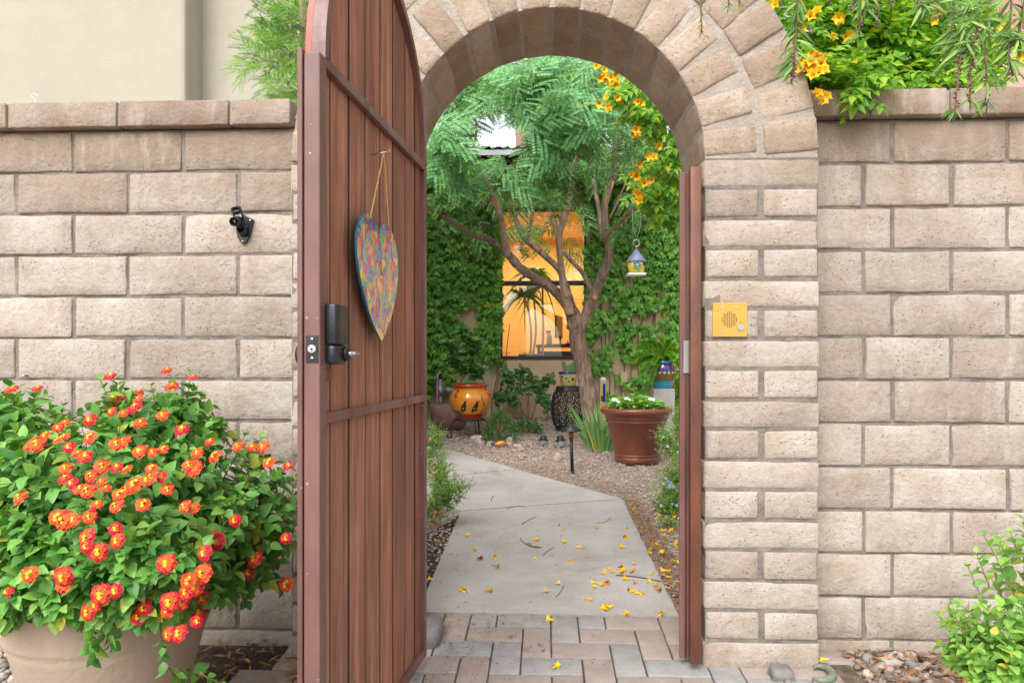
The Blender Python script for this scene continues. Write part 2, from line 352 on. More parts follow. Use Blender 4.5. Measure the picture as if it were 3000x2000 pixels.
M['frame'] = simple('dark_bronze_frame', (.020, .024, .030), .4, c2=(.03, .034, .04))
M['twig'] = simple('brown_twig', (.12, .075, .05), .9, c2=(.20, .13, .09), scale=40)
M['stem'] = simple('green_stem', (.16, .17, .06), .7, c2=(.22, .15, .08), scale=30)
M['pod'] = islandmat('seed_capsules', [(.16, .09, .07), (.28, .17, .13), (.20, .12, .10)], .8)
M['leaf_lan'] = leafmat('lantana_leaf', (.07, .21, .045), (.18, .43, .09), .28, .36, (.34, .56, .12))
M['leaf_fern'] = leafmat('feathery_leaf', (.045, .15, .035), (.13, .34, .080), .18, .38, (.26, .50, .10))
M['leaf_mint'] = leafmat('pale_feathery_leaf', (.08, .25, .095), (.19, .45, .175), .18, .38, (.24, .50, .16))
M['leaf_fern2'] = leafmat('young_feathery_leaf', (.12, .30, .04), (.26, .46, .06), .35, .5)
M['leaf_ivy'] = leafmat('creeper_leaf', (.07, .23, .04), (.18, .46, .07), .28, .34, (.32, .60, .10))
M['leaf_tec'] = leafmat('trumpet_bush_leaf', (.09, .26, .035), (.24, .48, .045), .36, .34, (.42, .60, .07))
M['leaf_shrub'] = leafmat('bright_shrub_leaf', (.16, .38, .08), (.30, .52, .12), .34, .5, (.48, .62, .13))
M['leaf_sage'] = leafmat('sage_leaf', (.15, .36, .06), (.30, .52, .12), .3, .5)
M['leaf_iris'] = leafmat('iris_leaf', (.12, .29, .09), (.26, .45, .16), .25, .5)
M['leaf_dark'] = leafmat('dark_plant_leaf', (.045, .14, .04), (.11, .27, .065), .2, .45)
M['leaf_bb'] = leafmat('bottlebrush_leaf', (.07, .17, .04), (.17, .32, .07), .25, .45, (.34, .52, .12))
M['leaf_asp'] = leafmat('asparagus_fern_leaf', (.10, .30, .02), (.20, .46, .03), .3, .5)
M['euph'] = leafmat('succulent_green', (.13, .33, .10), (.22, .45, .15), .15, .5)
M['petal_y'] = islandmat('yellow_petal', [(.88, .52, .015), (.92, .62, .03), (.86, .42, .012)], .6)
M['petal_wilt'] = islandmat('wilted_petal', [(.55, .22, .02), (.70, .34, .03), (.35, .13, .03)], .8)
M['petal_o'] = islandmat('orange_petal', [(.72, .075, .02), (.76, .13, .025), (.74, .10, .035)], .6)
M['petal_r'] = islandmat('red_petal', [(.50, .004, .03), (.58, .012, .045), (.60, .03, .025)], .6)
M['petal_w'] = simple('white_petal', (.75, .72, .74), .6)
M['petal_p'] = simple('pink_petal', (.60, .05, .12), .6)
M['petal_b'] = simple('pale_blue_petal', (.32, .38, .72), .6)
def bark(name, c1, c2, c3, s=1.0):
    m, n, b, o = newmat(name); b.inputs['Roughness'].default_value = .9; b.inputs['Specular IOR Level'].default_value = .15
    v = coords(n, False, (1, 1, .22)); t = noise_n(n, 38 * s, 6, .7, v, .6); r = ramp(n, t.outputs[0], [(.32, c1), (.5, c2), (.7, c3)])
    v2 = coords(n, False); t2 = noise_n(n, 5, 3, .5, v2); col = mixc(n, r.outputs[0], ramp(n, t2.outputs[0], [(.4, (.75, .75, .78)), (.65, (1.15, 1.05, .95))]).outputs[0], 1, 'MULTIPLY')
    n.links.new(col, b.inputs['Base Color']); bump(n, b, t.outputs[0], 1, .03); return m
M['bark'] = bark('rough_bark', (.13, .095, .075), (.36, .27, .215), (.60, .49, .40))
M['bark_smooth'] = bark('smooth_bark', (.36, .25, .18), (.54, .40, .30), (.68, .54, .42), .5)
M['cut'] = simple('cut_wood', (.42, .17, .09), .8, c2=(.62, .40, .26), scale=60)
def wood(name):
    m, n, b, o = newmat(name); b.inputs['Roughness'].default_value = .62; b.inputs['Specular IOR Level'].default_value = .3
    v = coords(n, True, (1, 1, .07)); t = noise_n(n, 38, 7, .62, v, .3); oi = nn(n, 'ShaderNodeObjectInfo')
    r = ramp(n, t.outputs[0], [(.25, (.17, .080, .055)), (.5, (.29, .145, .098)), (.75, (.44, .255, .185))])
    v2 = coords(n, True, (1, 1, .5)); t2 = noise_n(n, 30, 4, .6, v2, 1.2); t3 = noise_n(n, 2.2, 3, .6, v2)
    col = mixc(n, r.outputs[0], ramp(n, t3.outputs[0], [(.35, (.85, .82, .85)), (.6, (1.25, 1.1, 1.0))]).outputs[0], 1, 'MULTIPLY')
    col = mixc(n, col, ramp(n, oi.outputs['Random'], [(0, (.78, .74, .76)), (.5, (1, 1, 1)), (1, (1.2, 1.12, 1.08))]).outputs[0], 1, 'MULTIPLY')
    saw = noise_n(n, 7, 3, .5, coords(n, True, (1, 1, 2)), .3); col = mixc(n, col, ramp(n, saw.outputs[0], [(.35, (.9, .89, .88)), (.65, (1.06, 1.05, 1.05))]).outputs[0], .6, 'MULTIPLY')
    n.links.new(col, b.inputs['Base Color'])
    bump(n, b, math_n(n, 'ADD', t.outputs[0], math_n(n, 'MULTIPLY', t2.outputs[0], .9)), .9, .008); return m
M['wood'] = wood('rough_sawn_board'); M['board_edge'] = simple('seam_shade_edge', (.045, .024, .018), .9, c2=(.075, .042, .03))  # board sides coloured near-black: the shade in the seams is painted on
# ------------------------------------------------------------------ ground
YP, YW, DEP = 2.50, 2.637, .407
XC = U(1614, 466, YP).x; RIN = .512; XR = U(2404, 1200, YP).x; XL = 2 * XC - XR; ROUT = XR - XC; ZS = 1.721
def quad(x0, x1, y0, y1, dz=0): return [(x0, y0, gz(y0) + dz), (x1, y0, gz(y0) + dz), (x1, y1, gz(y1) + dz), (x0, y1, gz(y1) + dz)]
obj('ground', quad(-40, 40, -12, 60, -.012), [(0, 1, 2, 3)], M['grit'], kind='structure', smooth=False)
obj('garden_soil', quad(-1.3, -.25, 1.2, 2.66, -.006), [(0, 1, 2, 3)], M['dirt'], kind='structure', smooth=False)

def block(name, c, h, mat, parent, rot=0, r=.010, nx=4, ny=1, nz=3, amp=.004, edge=.5):
    V, Fs = rbox(h, r, nx, ny, nz); c = Vector(c); off = Vector((rnd.uniform(0, 99), rnd.uniform(0, 99), 0)); out = []
    hx, hy, hz = h; ca, sa = math.cos(rot), math.sin(rot)
    for v in V:
        p = Vector(v) + off
        e = max(abs(v[0]) / hx, abs(v[2]) / hz)                       # 1 at the face's rim
        n1 = noise.noise(p * 9); n2 = noise.noise(p * 28)
        dx = (n1 * .6 + n2 * .5) * amp * edge * (abs(v[0]) / hx) ** 6 * math.copysign(1, v[0])
        dz = (noise.noise(p * 11 + Vector((5, 0, 0))) * .8 + n2 * .4) * amp * edge * (abs(v[2]) / hz) ** 6 * math.copysign(1, v[2])
        dy = (n1 + n2 * .5) * amp * (1 if v[1] < 0 else -1) - (0 if v[1] > 0 else amp * .8 * (1 - e ** 4))
        x, y, z = v[0] + dx, v[1] + dy * (abs(v[1]) / hy > .6), v[2] + dz
        out.append((c.x + x * ca - z * sa, c.y + y, c.z + x * sa + z * ca))
    return obj(name, out, Fs, mat, parent)

# ------------------------------------------------------------------ block walls
WD = .15
def wall(label, x0, x1, jA, jB, capj, cap0, cap1, openend):
    t = thing('block_wall', label, 'wall', ((x0 + x1) / 2, YW, 0))
    c = Vector(((x0 + x1) / 2, YW + WD / 2 + .002, .85)); MB().box(c, ((x1 - x0) / 2 - .004, WD / 2 - .004, 1.035)).obj('mortar', M['mortar'], t)
    for k in range(13):
        top = 1.886 - .1524 * k; js = [x0] + [j for j in sorted(jA if k % 2 == 0 else jB) if x0 + .03 < j < x1 - .03] + [x1]
        for a, b in zip(js[:-1], js[1:]):
            ja, jb = rnd.uniform(.0035, .008), rnd.uniform(.0035, .008)
            w = (b - a) / 2 - (ja + jb) / 2; h = .0762 - rnd.uniform(.003, .0055)
            block('block', ((a + b) / 2 + (ja - jb) / 2, YW + WD / 2 + rnd.uniform(-.002, .003), top - .0762 - .002), (w, WD / 2, h), M['block'], t, rnd.uniform(-.004, .004), .007, nx=8, nz=4, amp=.006, edge=.85)
    js = [cap0] + [j for j in sorted(capj) if cap0 < j < cap1] + [cap1]
    for a, b in zip(js[:-1], js[1:]):
        block('cap_block', ((a + b) / 2, YW + WD / 2 - .012, 1.936), ((b - a) / 2 - .006, .098, .046), M['cap'], t, rnd.uniform(-.003, .003), .006, nx=8, nz=2, amp=.004)
    MB().box(((cap0 + cap1) / 2, YW + WD / 2 - .010, 1.935), ((cap1 - cap0) / 2 - .006, .088, .041)).obj('cap_mortar', M['mortar_pale'], t)
    return t
def xs(L, Y=YW): return [U(p, 900, Y).x for p in L]
def ext(L, s, n, p=.4064): L = list(L); return L + [(L[0] - p * (i + 1)) if s < 0 else (L[-1] + p * (i + 1)) for i in range(n)]
lA = ext(xs([214.3, 535.7]), -1, 5); lB = ext(xs([47.2, 373.7, 697.7]), -1, 5)
rA = ext(xs([2614.8, 2952.8]), 1, 6); rB = ext(xs([2531.9, 2788]), 1, 6)
wall('pale block garden wall left of the open gate, with the flag bracket', -3.4, XL + .06, lA, lB, ext(xs([40.6, 360, 685]), -1, 5), -3.4, U(859, 900, YW - .02).x, 1)
wall('pale block garden wall right of the arch, yellow flowers spilling over its top', XR - .06, 3.6, rA, rB, ext(xs([2536, 2765]), 1, 6), XR - .12, 3.6, 1)

# ------------------------------------------------------------------ arch with its two pillars
A = thing('archway', 'round-headed masonry archway of tan blocks with deep jambs around the opening', 'archway', (XC, YP, 0))
yc = YP + DEP / 2
for s in (-1, 1):
    a, b = sorted((XC + s * RIN, XC + s * ROUT)); m = (a + b) / 2; wf = (b - a) / 2
    MB().box((m, yc, ZS / 2 - .019), (wf - .007, DEP / 2 - .005, ZS / 2 + .021)).obj('mortar', M['mortar'], A)
    for k in range(17):
        zc = ZS - .0508 - .1016 * k; hz = .0508 - rnd.uniform(.003, .005)
        if k % 2 == 0:
            for yy in (-1, 1): block('block', (m, yc + yy * DEP / 4, zc), (wf - .001, DEP / 4 - .004, hz), M['block'], A, rnd.uniform(-.004, .004), .009, nx=8, nz=3, ny=2, amp=.0045)
        else:
            for xx in (-1, 1): block('block', (m + xx * wf / 2 + rnd.uniform(-.002, .002), yc, zc), (wf / 2 - .008, DEP / 2 - .001, hz), M['block'], A, rnd.uniform(-.005, .005), .009, nx=5, nz=3, ny=3, amp=.0045)
def ring(r0, r1, y0, y1, n=60):
    V = []; Fs = []
    for i in range(n + 1):
        t = math.pi * i / n; c, s = math.cos(t), math.sin(t)
        for (r, y) in ((r0, y0), (r1, y0), (r1, y1), (r0, y1)): V.append((XC + r * c, y, ZS + r * s))
    for i in range(n):
        for k in range(4): Fs.append((i * 4 + k, i * 4 + (k + 1) % 4, i * 4 + 4 + (k + 1) % 4, i * 4 + 4 + k))
    Fs.append((0, 3, 2, 1)); Fs.append((n * 4, n * 4 + 1, n * 4 + 2, n * 4 + 3)); return V, Fs
V, Fs = ring(RIN + .009, ROUT - .008, YP + .0045, YP + DEP - .0045); obj('arch_mortar', V, [f[::-1] for f in Fs], M['mortar_pale'], A, smooth=False)
rm = RIN + (ROUT - RIN) * .485
def rings(r0, r1, n, off):
    p = math.pi / n
    for i in range(n):
        t = p * (i + .5) + off + rnd.uniform(-.006, .006)
        if t < .03 or t > math.pi - .02: continue
        r = (r0 + r1) / 2; half = (.0485 if r1 < .8 else .0555) + rnd.uniform(-.005, .002)
        block('voussoir', (XC + r * math.cos(t), yc + rnd.uniform(-.002, .002), ZS + r * math.sin(t)), ((r1 - r0) / 2 - .004, DEP / 2, half), M['arch'], A, t + rnd.uniform(-.02, .02), .009, nx=5, nz=3, ny=4, amp=.006, edge=.8)
rings(RIN + .002, rm - .002, 16, 0.0); rings(rm + .012, ROUT, 20, .01)

# ------------------------------------------------------------------ pavers
rows = [1803, 1847.8, 1888, 1930.8, 1979]; ys = [G(1600, r).y for r in rows]
PX0 = G(1615, 1888).x; XLIM0 = G(800, 1985).x; ua = .1052; y0 = ys[0]; ub = (ys[0] - ys[4]) / 4
PV = obj('paver_walk', quad(XLIM0, PX0 + 1.02, .9, y0 + .01, -.004), [(0, 1, 2, 3)], M['sand'], kind='structure', smooth=False)
def paver(c0, c1, r0, r1, m):
    a, b = PX0 + (c0 - 4) * ua, PX0 + (c1 - 4) * ua; yt, yb = y0 - r0 * ub, y0 - r1 * ub
    if (a + b) / 2 < XLIM: return
    V, Fs = rbox(((b - a) / 2 - .0028, (yt - yb) / 2 - .0028, .03), .004, 1, 1, 1); cx, cy = (a + b) / 2, (yt + yb) / 2; dz = rnd.uniform(-.0015, .0015)
    rz = rnd.uniform(-.006, .006); ca, sa = math.cos(rz), math.sin(rz)
    V = [(cx + x * ca - y * sa, cy + x * sa + y * ca, gz(cy + y) + z - .024 + dz) for x, y, z in V]; obj('paver', V, Fs, m, PV)
done = set()
XLIM = G(770, 1985).x
def ok(x0, x1): return PX0 + (x0 - 4) * ua > -1.0 and PX0 + (x1 - 4) * ua < 2.2
for r in range(1, 13):
    for c in range(-8, 13):
        if (r, c) in done: continue
        if (c - (3 - r)) % 4 == 0: cells = [(r, c), (r, c + 1)]; bx = (c, c + 2, r - 1, r)
        elif (c - (1 - r)) % 4 == 0: cells = [(r, c), (r + 1, c)]; bx = (c, c + 1, r - 1, r + 1)
        elif r == 1 and (c - 1) % 4 == 0: cells = [(r, c)]; bx = (c, c + 1, 0, 1)
        else: continue
        done.update(cells)
        grey = {(1, 1): 1, (1, 2): 1, (1, 4): 1, (1, 5): 1, (1, 6): 0, (1, 0): 0, (2, 1): 0, (2, 3): 0, (2, 5): 0, (2, 7): 0, (3, 0): 1, (3, 2): 1, (3, 4): 0, (3, 6): 1, (4, -1): 0, (4, 1): 0, (4, 3): 1, (4, 5): 0, (4, 7): 1}.get((r, c), rnd.random() < .45)
        paver(*bx, M['paver_grey'] if grey else M['paver_pink'])

# ------------------------------------------------------------------ concrete path
yn = y0 + .006
def pg(L): return [(g.x, g.y) for g in (G(*p) for p in L)]
CP = thing('concrete_path', None, None, (XC, 4, gz(4))); CP['kind'] = 'structure'
s1 = pg([(1350, 1500), (1824, 1463.6)]); a0 = pg([(1222, 1800), (1985, 1800)])
s1 = [(a0[0][0], yn), (a0[1][0], yn), s1[1], s1[0]]
V, Fs = slab(s1, -.08, .006); obj('slab', V, Fs, M['concrete'], CP, smooth=False)
gapv = .006
s2 = pg([(1348, 1498), (1820, 1462), (1513, 1376.5), (1180, 1411), (1200, 1480)])
V, Fs = slab(s2, -.08, .006); obj('slab', V, Fs, M['concrete'], CP, smooth=False)
s3 = pg([(1178, 1409), (1511, 1374.5), (1300, 1315), (1040, 1262), (820, 1300), (900, 1380)])
V, Fs = slab(s3, -.08, .006); obj('slab', V, Fs, M['concrete'], CP, smooth=False)

M['soilgrit'] = islandmat('soil_grit', [(.04, .03, .022), (.12, .09, .07), (.07, .05, .04), (.25, .21, .18)], .95)
# ------------------------------------------------------------------ loose stone
def inpoly(x, y, P):
    c = False; j = len(P) - 1
    for i in range(len(P)):
        if (P[i][1] > y) != (P[j][1] > y) and x < (P[j][0] - P[i][0]) * (y - P[i][1]) / (P[j][1] - P[i][1]) + P[i][0]: c = not c
        j = i
    return c
def ico():
    t = (1 + 5 ** .5) / 2
    V = np.array([(-1, t, 0), (1, t, 0), (-1, -t, 0), (1, -t, 0), (0, -1, t), (0, 1, t), (0, -1, -t), (0, 1, -t), (t, 0, -1), (t, 0, 1), (-t, 0, -1), (-t, 0, 1)], float) / 1.9
    return V, np.array([(0, 11, 5), (0, 5, 1), (0, 1, 7), (0, 7, 10), (0, 10, 11), (1, 5, 9), (5, 11, 4), (11, 10, 2), (10, 7, 6), (7, 1, 8), (3, 9, 4), (3, 4, 2), (3, 2, 6), (3, 6, 8), (3, 8, 9), (4, 9, 5), (2, 4, 11), (6, 2, 10), (8, 6, 7), (9, 8, 1)])
IV, IF = ico(); OV = np.array([(1, 0, 0), (0, 1, 0), (-1, 0, 0), (0, -1, 0), (0, 0, 1), (0, 0, -1)], float); OF = np.array([(0, 1, 4), (1, 2, 4), (2, 3, 4), (3, 0, 4), (1, 0, 5), (2, 1, 5), (3, 2, 5), (0, 3, 5)])
npr = np.random.RandomState(3)
def stones(name, N, x0, x1, y0_, y1_, s0, s1, mat, avoid=(), flat=.6, tv=IV, tf=IF, sink=.3, lift=0, zf=gz):
    P = []
    while len(P) < N:
        x, y = npr.uniform(x0, x1), npr.uniform(y0_, y1_)
        if any(inpoly(x, y, a) for a in avoid): continue
        P.append((x, y))
    Ms = np.zeros((N, 4, 4)); Ms[:, 3, 3] = 1
    for i, (x, y) in enumerate(P):
        s = s0 + (s1 - s0) * npr.rand() ** 2
        e = Euler((npr.uniform(-.5, .5), npr.uniform(-.5, .5), npr.uniform(0, 6.3))).to_matrix()
        Ms[i, :3, :3] = np.array(e) @ np.diag([s, s * npr.uniform(.6, .9), s * flat * npr.uniform(.7, 1.1)])
        Ms[i, :3, 3] = (x, y, zf(y) + s * flat * (1 - 2 * sink) * .6 + lift)
    V, Fa = scatter(tv, tf, Ms); V += npr.normal(0, 1, V.shape) * (s0 * .12)
    return obj(name, V, Fa, mat, kind='stuff', smooth=False)
pave = [(PX0 - 1.05, .5), (PX0 + 1.02, .5), (PX0 + 1.02, y0), (PX0 - 1.05, y0)]
stones('courtyard_gravel', 30000, -2.4, 2.6, y0 + .01, 8.2, .007, .014, M['gravel'], [s1, s2, s3], .55, OV, OF)
stones('courtyard_gravel', 5000, -2.6, 2.8, 8.2, 9.2, .010, .017, M['gravel'], [], .55, OV, OF)
stones('roadside_gravel', 2600, XR - .25, 3.3, 2.0, YW + .02, .007, .024, M['cobble'], [pave], .6)
stones('roadside_gravel', 500, XR - .25, 3.3, 2.0, YW + .02, .02, .034, M['cobble'], [pave], .55)
stones('planter_gravel', 1000, -2.0, -1.32, 1.5, YW, .007, .024, M['cobble'], [], .6)
def litter(name, N, x0, x1, y0_, y1_, avoid=(), s0=.008, s1=.03, mat='litter', only=None):
    TV = np.array([(0, -1, 0), (.22, 0, .06), (0, 1, .02), (-.22, 0, .06)], float); TF = np.array([(0, 1, 2, 3)]); Ms = []
    while len(Ms) < N:
        x, y = npr.uniform(x0, x1), npr.uniform(y0_, y1_)
        if any(inpoly(x, y, a) for a in avoid) or (only and not any(inpoly(x, y, a) for a in only)): continue
        s = npr.uniform(s0, s1); e = Euler((npr.uniform(-.35, .35), npr.uniform(-.35, .35), npr.uniform(0, 6.3))).to_matrix()
        m = np.eye(4); m[:3, :3] = np.array(e) @ np.diag([s, s, s]); m[:3, 3] = (x, y, gz(y) + .008 + npr.rand() * .01 + s * .1); Ms.append(m)
    V, Fa = scatter(TV, TF, Ms); return obj(name, V, Fa, M[mat], kind='stuff', smooth=False)
litter('leaf_litter', 2200, XR - .1, 3.2, 2.1, YW, [pave], .008, .035)
litter('leaf_litter', 500, -1.2, -.45, 1.8, YW, [], .008, .035); stones('soil_grit', 2500, -1.1, -.3, 1.4, YW, .003, .009, M['soilgrit'], [], .7, OV, OF)
edge1 = pg([(1985, 1800), (1824, 1463), (1860, 1450), (2080, 1800)]); edge2 = pg([(1824, 1463), (1500, 1370), (1560, 1355), (1640, 1370), (1880, 1440)])
litter('leaf_litter', 800, 0, 1.6, 2.5, 6.5, [s1, s2, s3], .008, .026, only=[edge1])
litter('leaf_litter', 900, -1, 2, 3.5, 7, [s1, s2, s3], .006, .018, only=[edge2])
litter('leaf_litter', 1300, -1.6, 2.2, 3.6, 8.8, [s1, s2, s3], .006, .016)
litter('leaf_litter', 350, -.9, 0, 2.6, 4.5, [s1, s2, s3], .006, .018)
MB().add([(p[0], p[1], gz(p[1]) - .003) for p in pg([(1250, 1560), (1310, 1530), (1355, 1500), (1340, 1600), (1225, 1810), (1180, 1810)])], [(0, 1, 2, 3, 4, 5)]).obj('garden_soil', M['dirt'], kind='structure')

# ------------------------------------------------------------------ house at the back of the courtyard
YH = 9.15; gh = gz(YH)
H = thing('house', 'tan stucco house behind the courtyard with creepers, a lit window and a metal roof', 'house', (0, YH, gh))
wx0, wx1 = U(1466, 800, YH).x, U(1717, 800, YH).x; wz0, wz1 = U(1500, 1055, YH).z, U(1500, 610, YH).z
HX0, HX1, HT = -4.2, 5.2, 3.45
def wallhole(x0, x1, z0, z1, hx0, hx1, hz0, hz1, y, th, mat, parent, name='wall'):
    m = MB()
    for a, b, c, d in ((x0, hx0, z0, z1), (hx1, x1, z0, z1), (hx0, hx1, z0, hz0), (hx0, hx1, hz1, z1)):
        m.box(((a + b) / 2, y + th / 2, (c + d) / 2), ((b - a) / 2, th / 2, (d - c) / 2))
    return m.obj(name, mat, parent)
wallhole(HX0, HX1, gh - .3, HT, wx0, wx1, wz0, wz1, YH, .22, M['stucco_tan'], H)
# roof: corrugated sheet, gutter-like fascia, dark soffit, red beams
ye = 8.3; ze = U(1500, 434, ye).z
n = 240; V = []; Fs = []
for i in range(n + 1):
    x = HX0 - .3 + (HX1 - HX0 + .6) * i / n; w = .022 * math.sin(x * 2 * math.pi / .11)
    V += [(x, ye - .03, ze + w), (x, YH + 3.5, ze + 1.0 + w)]
for i in range(n): Fs.append((2 * i, 2 * i + 2, 2 * i + 3, 2 * i + 1))
obj('roof', V, Fs, M['galv'], H)
MB().box(((HX0 + HX1) / 2, ye, ze - .05), ((HX1 - HX0) / 2 + .3, .012, .030)).obj('fascia', M['galv'], H)
MB().box(((HX0 + HX1) / 2, (ye + YH) / 2 + .02, ze - .045), ((HX1 - HX0) / 2 + .25, (YH - ye) / 2 - .02, .012)).obj('soffit', M['darkwood'], H)
for px in (1180, 1300, 1420, 1510, 1610, 1700, 1815, 1930, 2050):
    x = U(px, 480, ye + .1).x; MB().box((x, (ye + YH) / 2 + .06, ze - .155), (.06, (YH - ye) / 2 - .07, .095), bev=.006).obj('beam', M['darkwood'], H)
MB().box(((HX0 + HX1) / 2, YH + 1.6, (gh + HT) / 2), ((HX1 - HX0) / 2, .0, .0)) if 0 else None
c = U(1533, 410, YH + 1.2); MB().box((c.x, YH + 1.2, c.z), (.10, .12, .55)).obj('chimney', M['stucco_pink'], H)
# window
WN = MB(); fw = .045
for a, b, c_, d in ((wx0, wx1, wz0, wz0 + fw * 1.2), (wx0, wx1, wz1 - fw * .8, wz1), (wx0, wx0 + fw * .55, wz0, wz1), (wx1 - fw * .55, wx1, wz0, wz1)):
    WN.box(((a + b) / 2, YH + .06, (c_ + d) / 2), ((b - a) / 2 - .001, .035, (d - c_) / 2 - .001), bev=.004)
wf_ = WN.obj('window', M['frame'], H)
zm = U(1500, 829, YH).z
MB().box(((wx0 + wx1) / 2, YH + .05, zm), ((wx1 - wx0) / 2 - .024, .026, .030), bev=.004).obj('meeting_rail', M['frame'], wf_)
def glassmat(name, fac, tint=(1, 1, 1)):
    m, n_, b, o = newmat(name); tr = nn(n_, 'ShaderNodeBsdfTransparent'); tr.inputs[0].default_value = c4(tint); gl = nn(n_, 'ShaderNodeBsdfGlossy'); gl.inputs['Roughness'].default_value = .02
    fr = nn(n_, 'ShaderNodeFresnel'); fr.inputs[0].default_value = 1.5; mx = nn(n_, 'ShaderNodeMixShader'); n_.links.new(math_n(n_, 'MULTIPLY', fr.outputs[0], fac), mx.inputs[0])
    n_.links.new(tr.outputs[0], mx.inputs[1]); n_.links.new(gl.outputs[0], mx.inputs[2]); n_.links.new(mx.outputs[0], o.inputs[0]); n_.nodes.remove(b); return m
M['glass'] = glassmat('window_glass', 2.6)
MB().box(((wx0 + wx1) / 2, YH + .075, (zm + wz1) / 2 + .0), ((wx1 - wx0) / 2 - .022, .002, (wz1 - zm) / 2 - .03)).obj('pane', M['glass'], wf_)
MB().box(((wx0 + wx1) / 2, YH + .055, (zm + wz0) / 2 + .01), ((wx1 - wx0) / 2 - .022, .002, (zm - wz0) / 2 - .035)).obj('pane', M['glass'], wf_)
# room behind it
rx0, rx1, ry0, ry1, rz0, rz1 = wx0 - .9, wx1 + .8, YH + .225, YH + 2.6, gh + .02, 2.95
M['room'] = simple('warm_room_paint', (.80, .55, .22), .8, c2=(.82, .58, .24), scale=2)
M['roomdoor'] = simple('warm_door_paint', (.80, .52, .21), .5)
rm_ = MB()
for cc, hh in ((((rx0 + rx1) / 2, ry1 + .02, (rz0 + rz1) / 2), ((rx1 - rx0) / 2, .02, (rz1 - rz0) / 2)), ((rx0 - .02, (ry0 + ry1) / 2, (rz0 + rz1) / 2), (.02, (ry1 - ry0) / 2, (rz1 - rz0) / 2)), ((rx1 + .02, (ry0 + ry1) / 2, (rz0 + rz1) / 2), (.02, (ry1 - ry0) / 2, (rz1 - rz0) / 2)), (((rx0 + rx1) / 2, (ry0 + ry1) / 2, rz1 + .02), ((rx1 - rx0) / 2, (ry1 - ry0) / 2, .02)), (((rx0 + rx1) / 2, (ry0 + ry1) / 2, rz0 - .02), ((rx1 - rx0) / 2, (ry1 - ry0) / 2, .02))): rm_.box(cc, hh)
rm_.obj('room', M['room'], H)
for dx in (wx0 + .10, wx0 + .93):
    yd = ry1 - .03; D = MB().box((dx, yd, gh + 1.05), (.40, .02, 1.03)).obj('interior_door', M['roomdoor'], H)
    for px_ in (-.19, .19):
        for (pz, ph) in ((.42, .26), (1.12, .34), (1.78, .16)):
            q = MB()
            q.box((dx + px_, yd - .024, gh + pz), (.145, .005, ph - .0)); q.box((dx + px_, yd - .032, gh + pz), (.10, .008, ph - .05), bev=.006); q.obj('door_panel', M['roomdoor'], D)
lp = bpy.data.lights.new('room_lamp', 'AREA'); lp.energy = 40; lp.color = (1, .78, .42); lp.size = 1.2
lo = bpy.data.objects.new('room_lamp', lp); COL.objects.link(lo); lo.location = ((wx0 + wx1) / 2, YH + 1.3, rz1 - .06)

# ------------------------------------------------------------------ neighbouring buildings
B = thing('stucco_building', 'tall beige stucco building behind the left garden wall', 'building', (-3, 5, 0))
e = U(543, 200, 5.0).x
MB().box(((-9 + e) / 2, 7.0, 3.4), ((e + 9) / 2, 2.0, 3.8), bev=.03).obj('wall', M['stucco'], B)
xr_ = U(1010, 200, 5.25).x
MB().box(((e - .1 + xr_) / 2, 6.95, 3.4), ((xr_ - e + .1) / 2, 1.7, 3.8)).obj('wall', M['stucco'], B)
B2 = thing('pink_building', 'pink stucco building with a metal grille, beyond the hedge at the top right', 'building', (5, 6.6, 0))
xl_ = U(2740, 100, 6.6).x; MB().box(((xl_ + 10) / 2, 8.2, 3), ((10 - xl_) / 2, 1.5, 3.6)).obj('wall', M['stucco_pink'], B2)
for px in (2868, 2898, 2928, 2958, 2990, 3020):
    c = U(px, 30, 6.55); MB().tube([(c.x, 6.55, c.z - .12), (c.x + .02, 6.55, c.z + .1), (c.x, 6.55, c.z + .3), (c.x + .02, 6.55, c.z + .6)], .012, 6).obj('grille_bar', M['mauve'], B2)
# ------------------------------------------------------------------ the open gate
GD = ray(1778, 1055); GD.z = 0; GD.normalize(); UD = -GD; ND = Vector((GD.y, -GD.x, 0))
H0 = U(1251, 1055, 2.468); H0.z = 0
def Wg(u, n, z): return H0 + UD * u + ND * n + Vector((0, 0, z))
def UG(px, py, n=0.0):                  # photo pixel -> (u, z) on the gate's plane
    d = ray(px, py); o = H0 + ND * n; t = (o - Vector((0, 0, 0))).dot(ND) / d.dot(ND); p = CAM + d * t; return (p - H0).dot(UD), p.z
GW = UG(937, 1055)[0]
GT = thing('gate', 'arched brown wooden gate standing open toward the viewer, steel framed', 'gate', H0)
def gpoly(mb, poly, n0, n1, m=0):
    k = len(poly); V = [Wg(u, n0, z) for u, z in poly] + [Wg(u, n1, z) for u, z in poly]
    return mb.add(V, [tuple(range(k)), tuple(range(2 * k - 1, k - 1, -1))] + [(i + k, (i + 1) % k + k, (i + 1) % k, i) for i in range(k)], m)
def gbox(mb, u0, u1, n0, n1, z0, z1, m=0, bev=.0015):
    V, Fs = rbox((abs(u1 - u0) / 2, abs(n1 - n0) / 2, abs(z1 - z0) / 2), bev, 1, 1, 1)
    c = Wg((u0 + u1) / 2, (n0 + n1) / 2, (z0 + z1) / 2); return mb.add([c + GD * v[0] + (-ND) * v[1] * -1 * -1 + Vector((0, 0, v[2])) if 0 else c + UD * v[0] - ND * v[1] + Vector((0, 0, v[2])) for v in V], [f[::-1] for f in Fs] if 0 else Fs, m)
zl = UG(889, 152, -.036)[1]; SB = UG(957, 900)[0]
zb = .045
gbox(MB(), GW, SB, -.036, 0, zb, 1.0 if 0 else UG(937, 152)[1]).obj if 0 else None
st = MB(); gbox(st, SB, GW, -.036, 0, zb, UG(937, 150)[1], bev=.003); st.obj('latch_stile', M['steel'], GT)
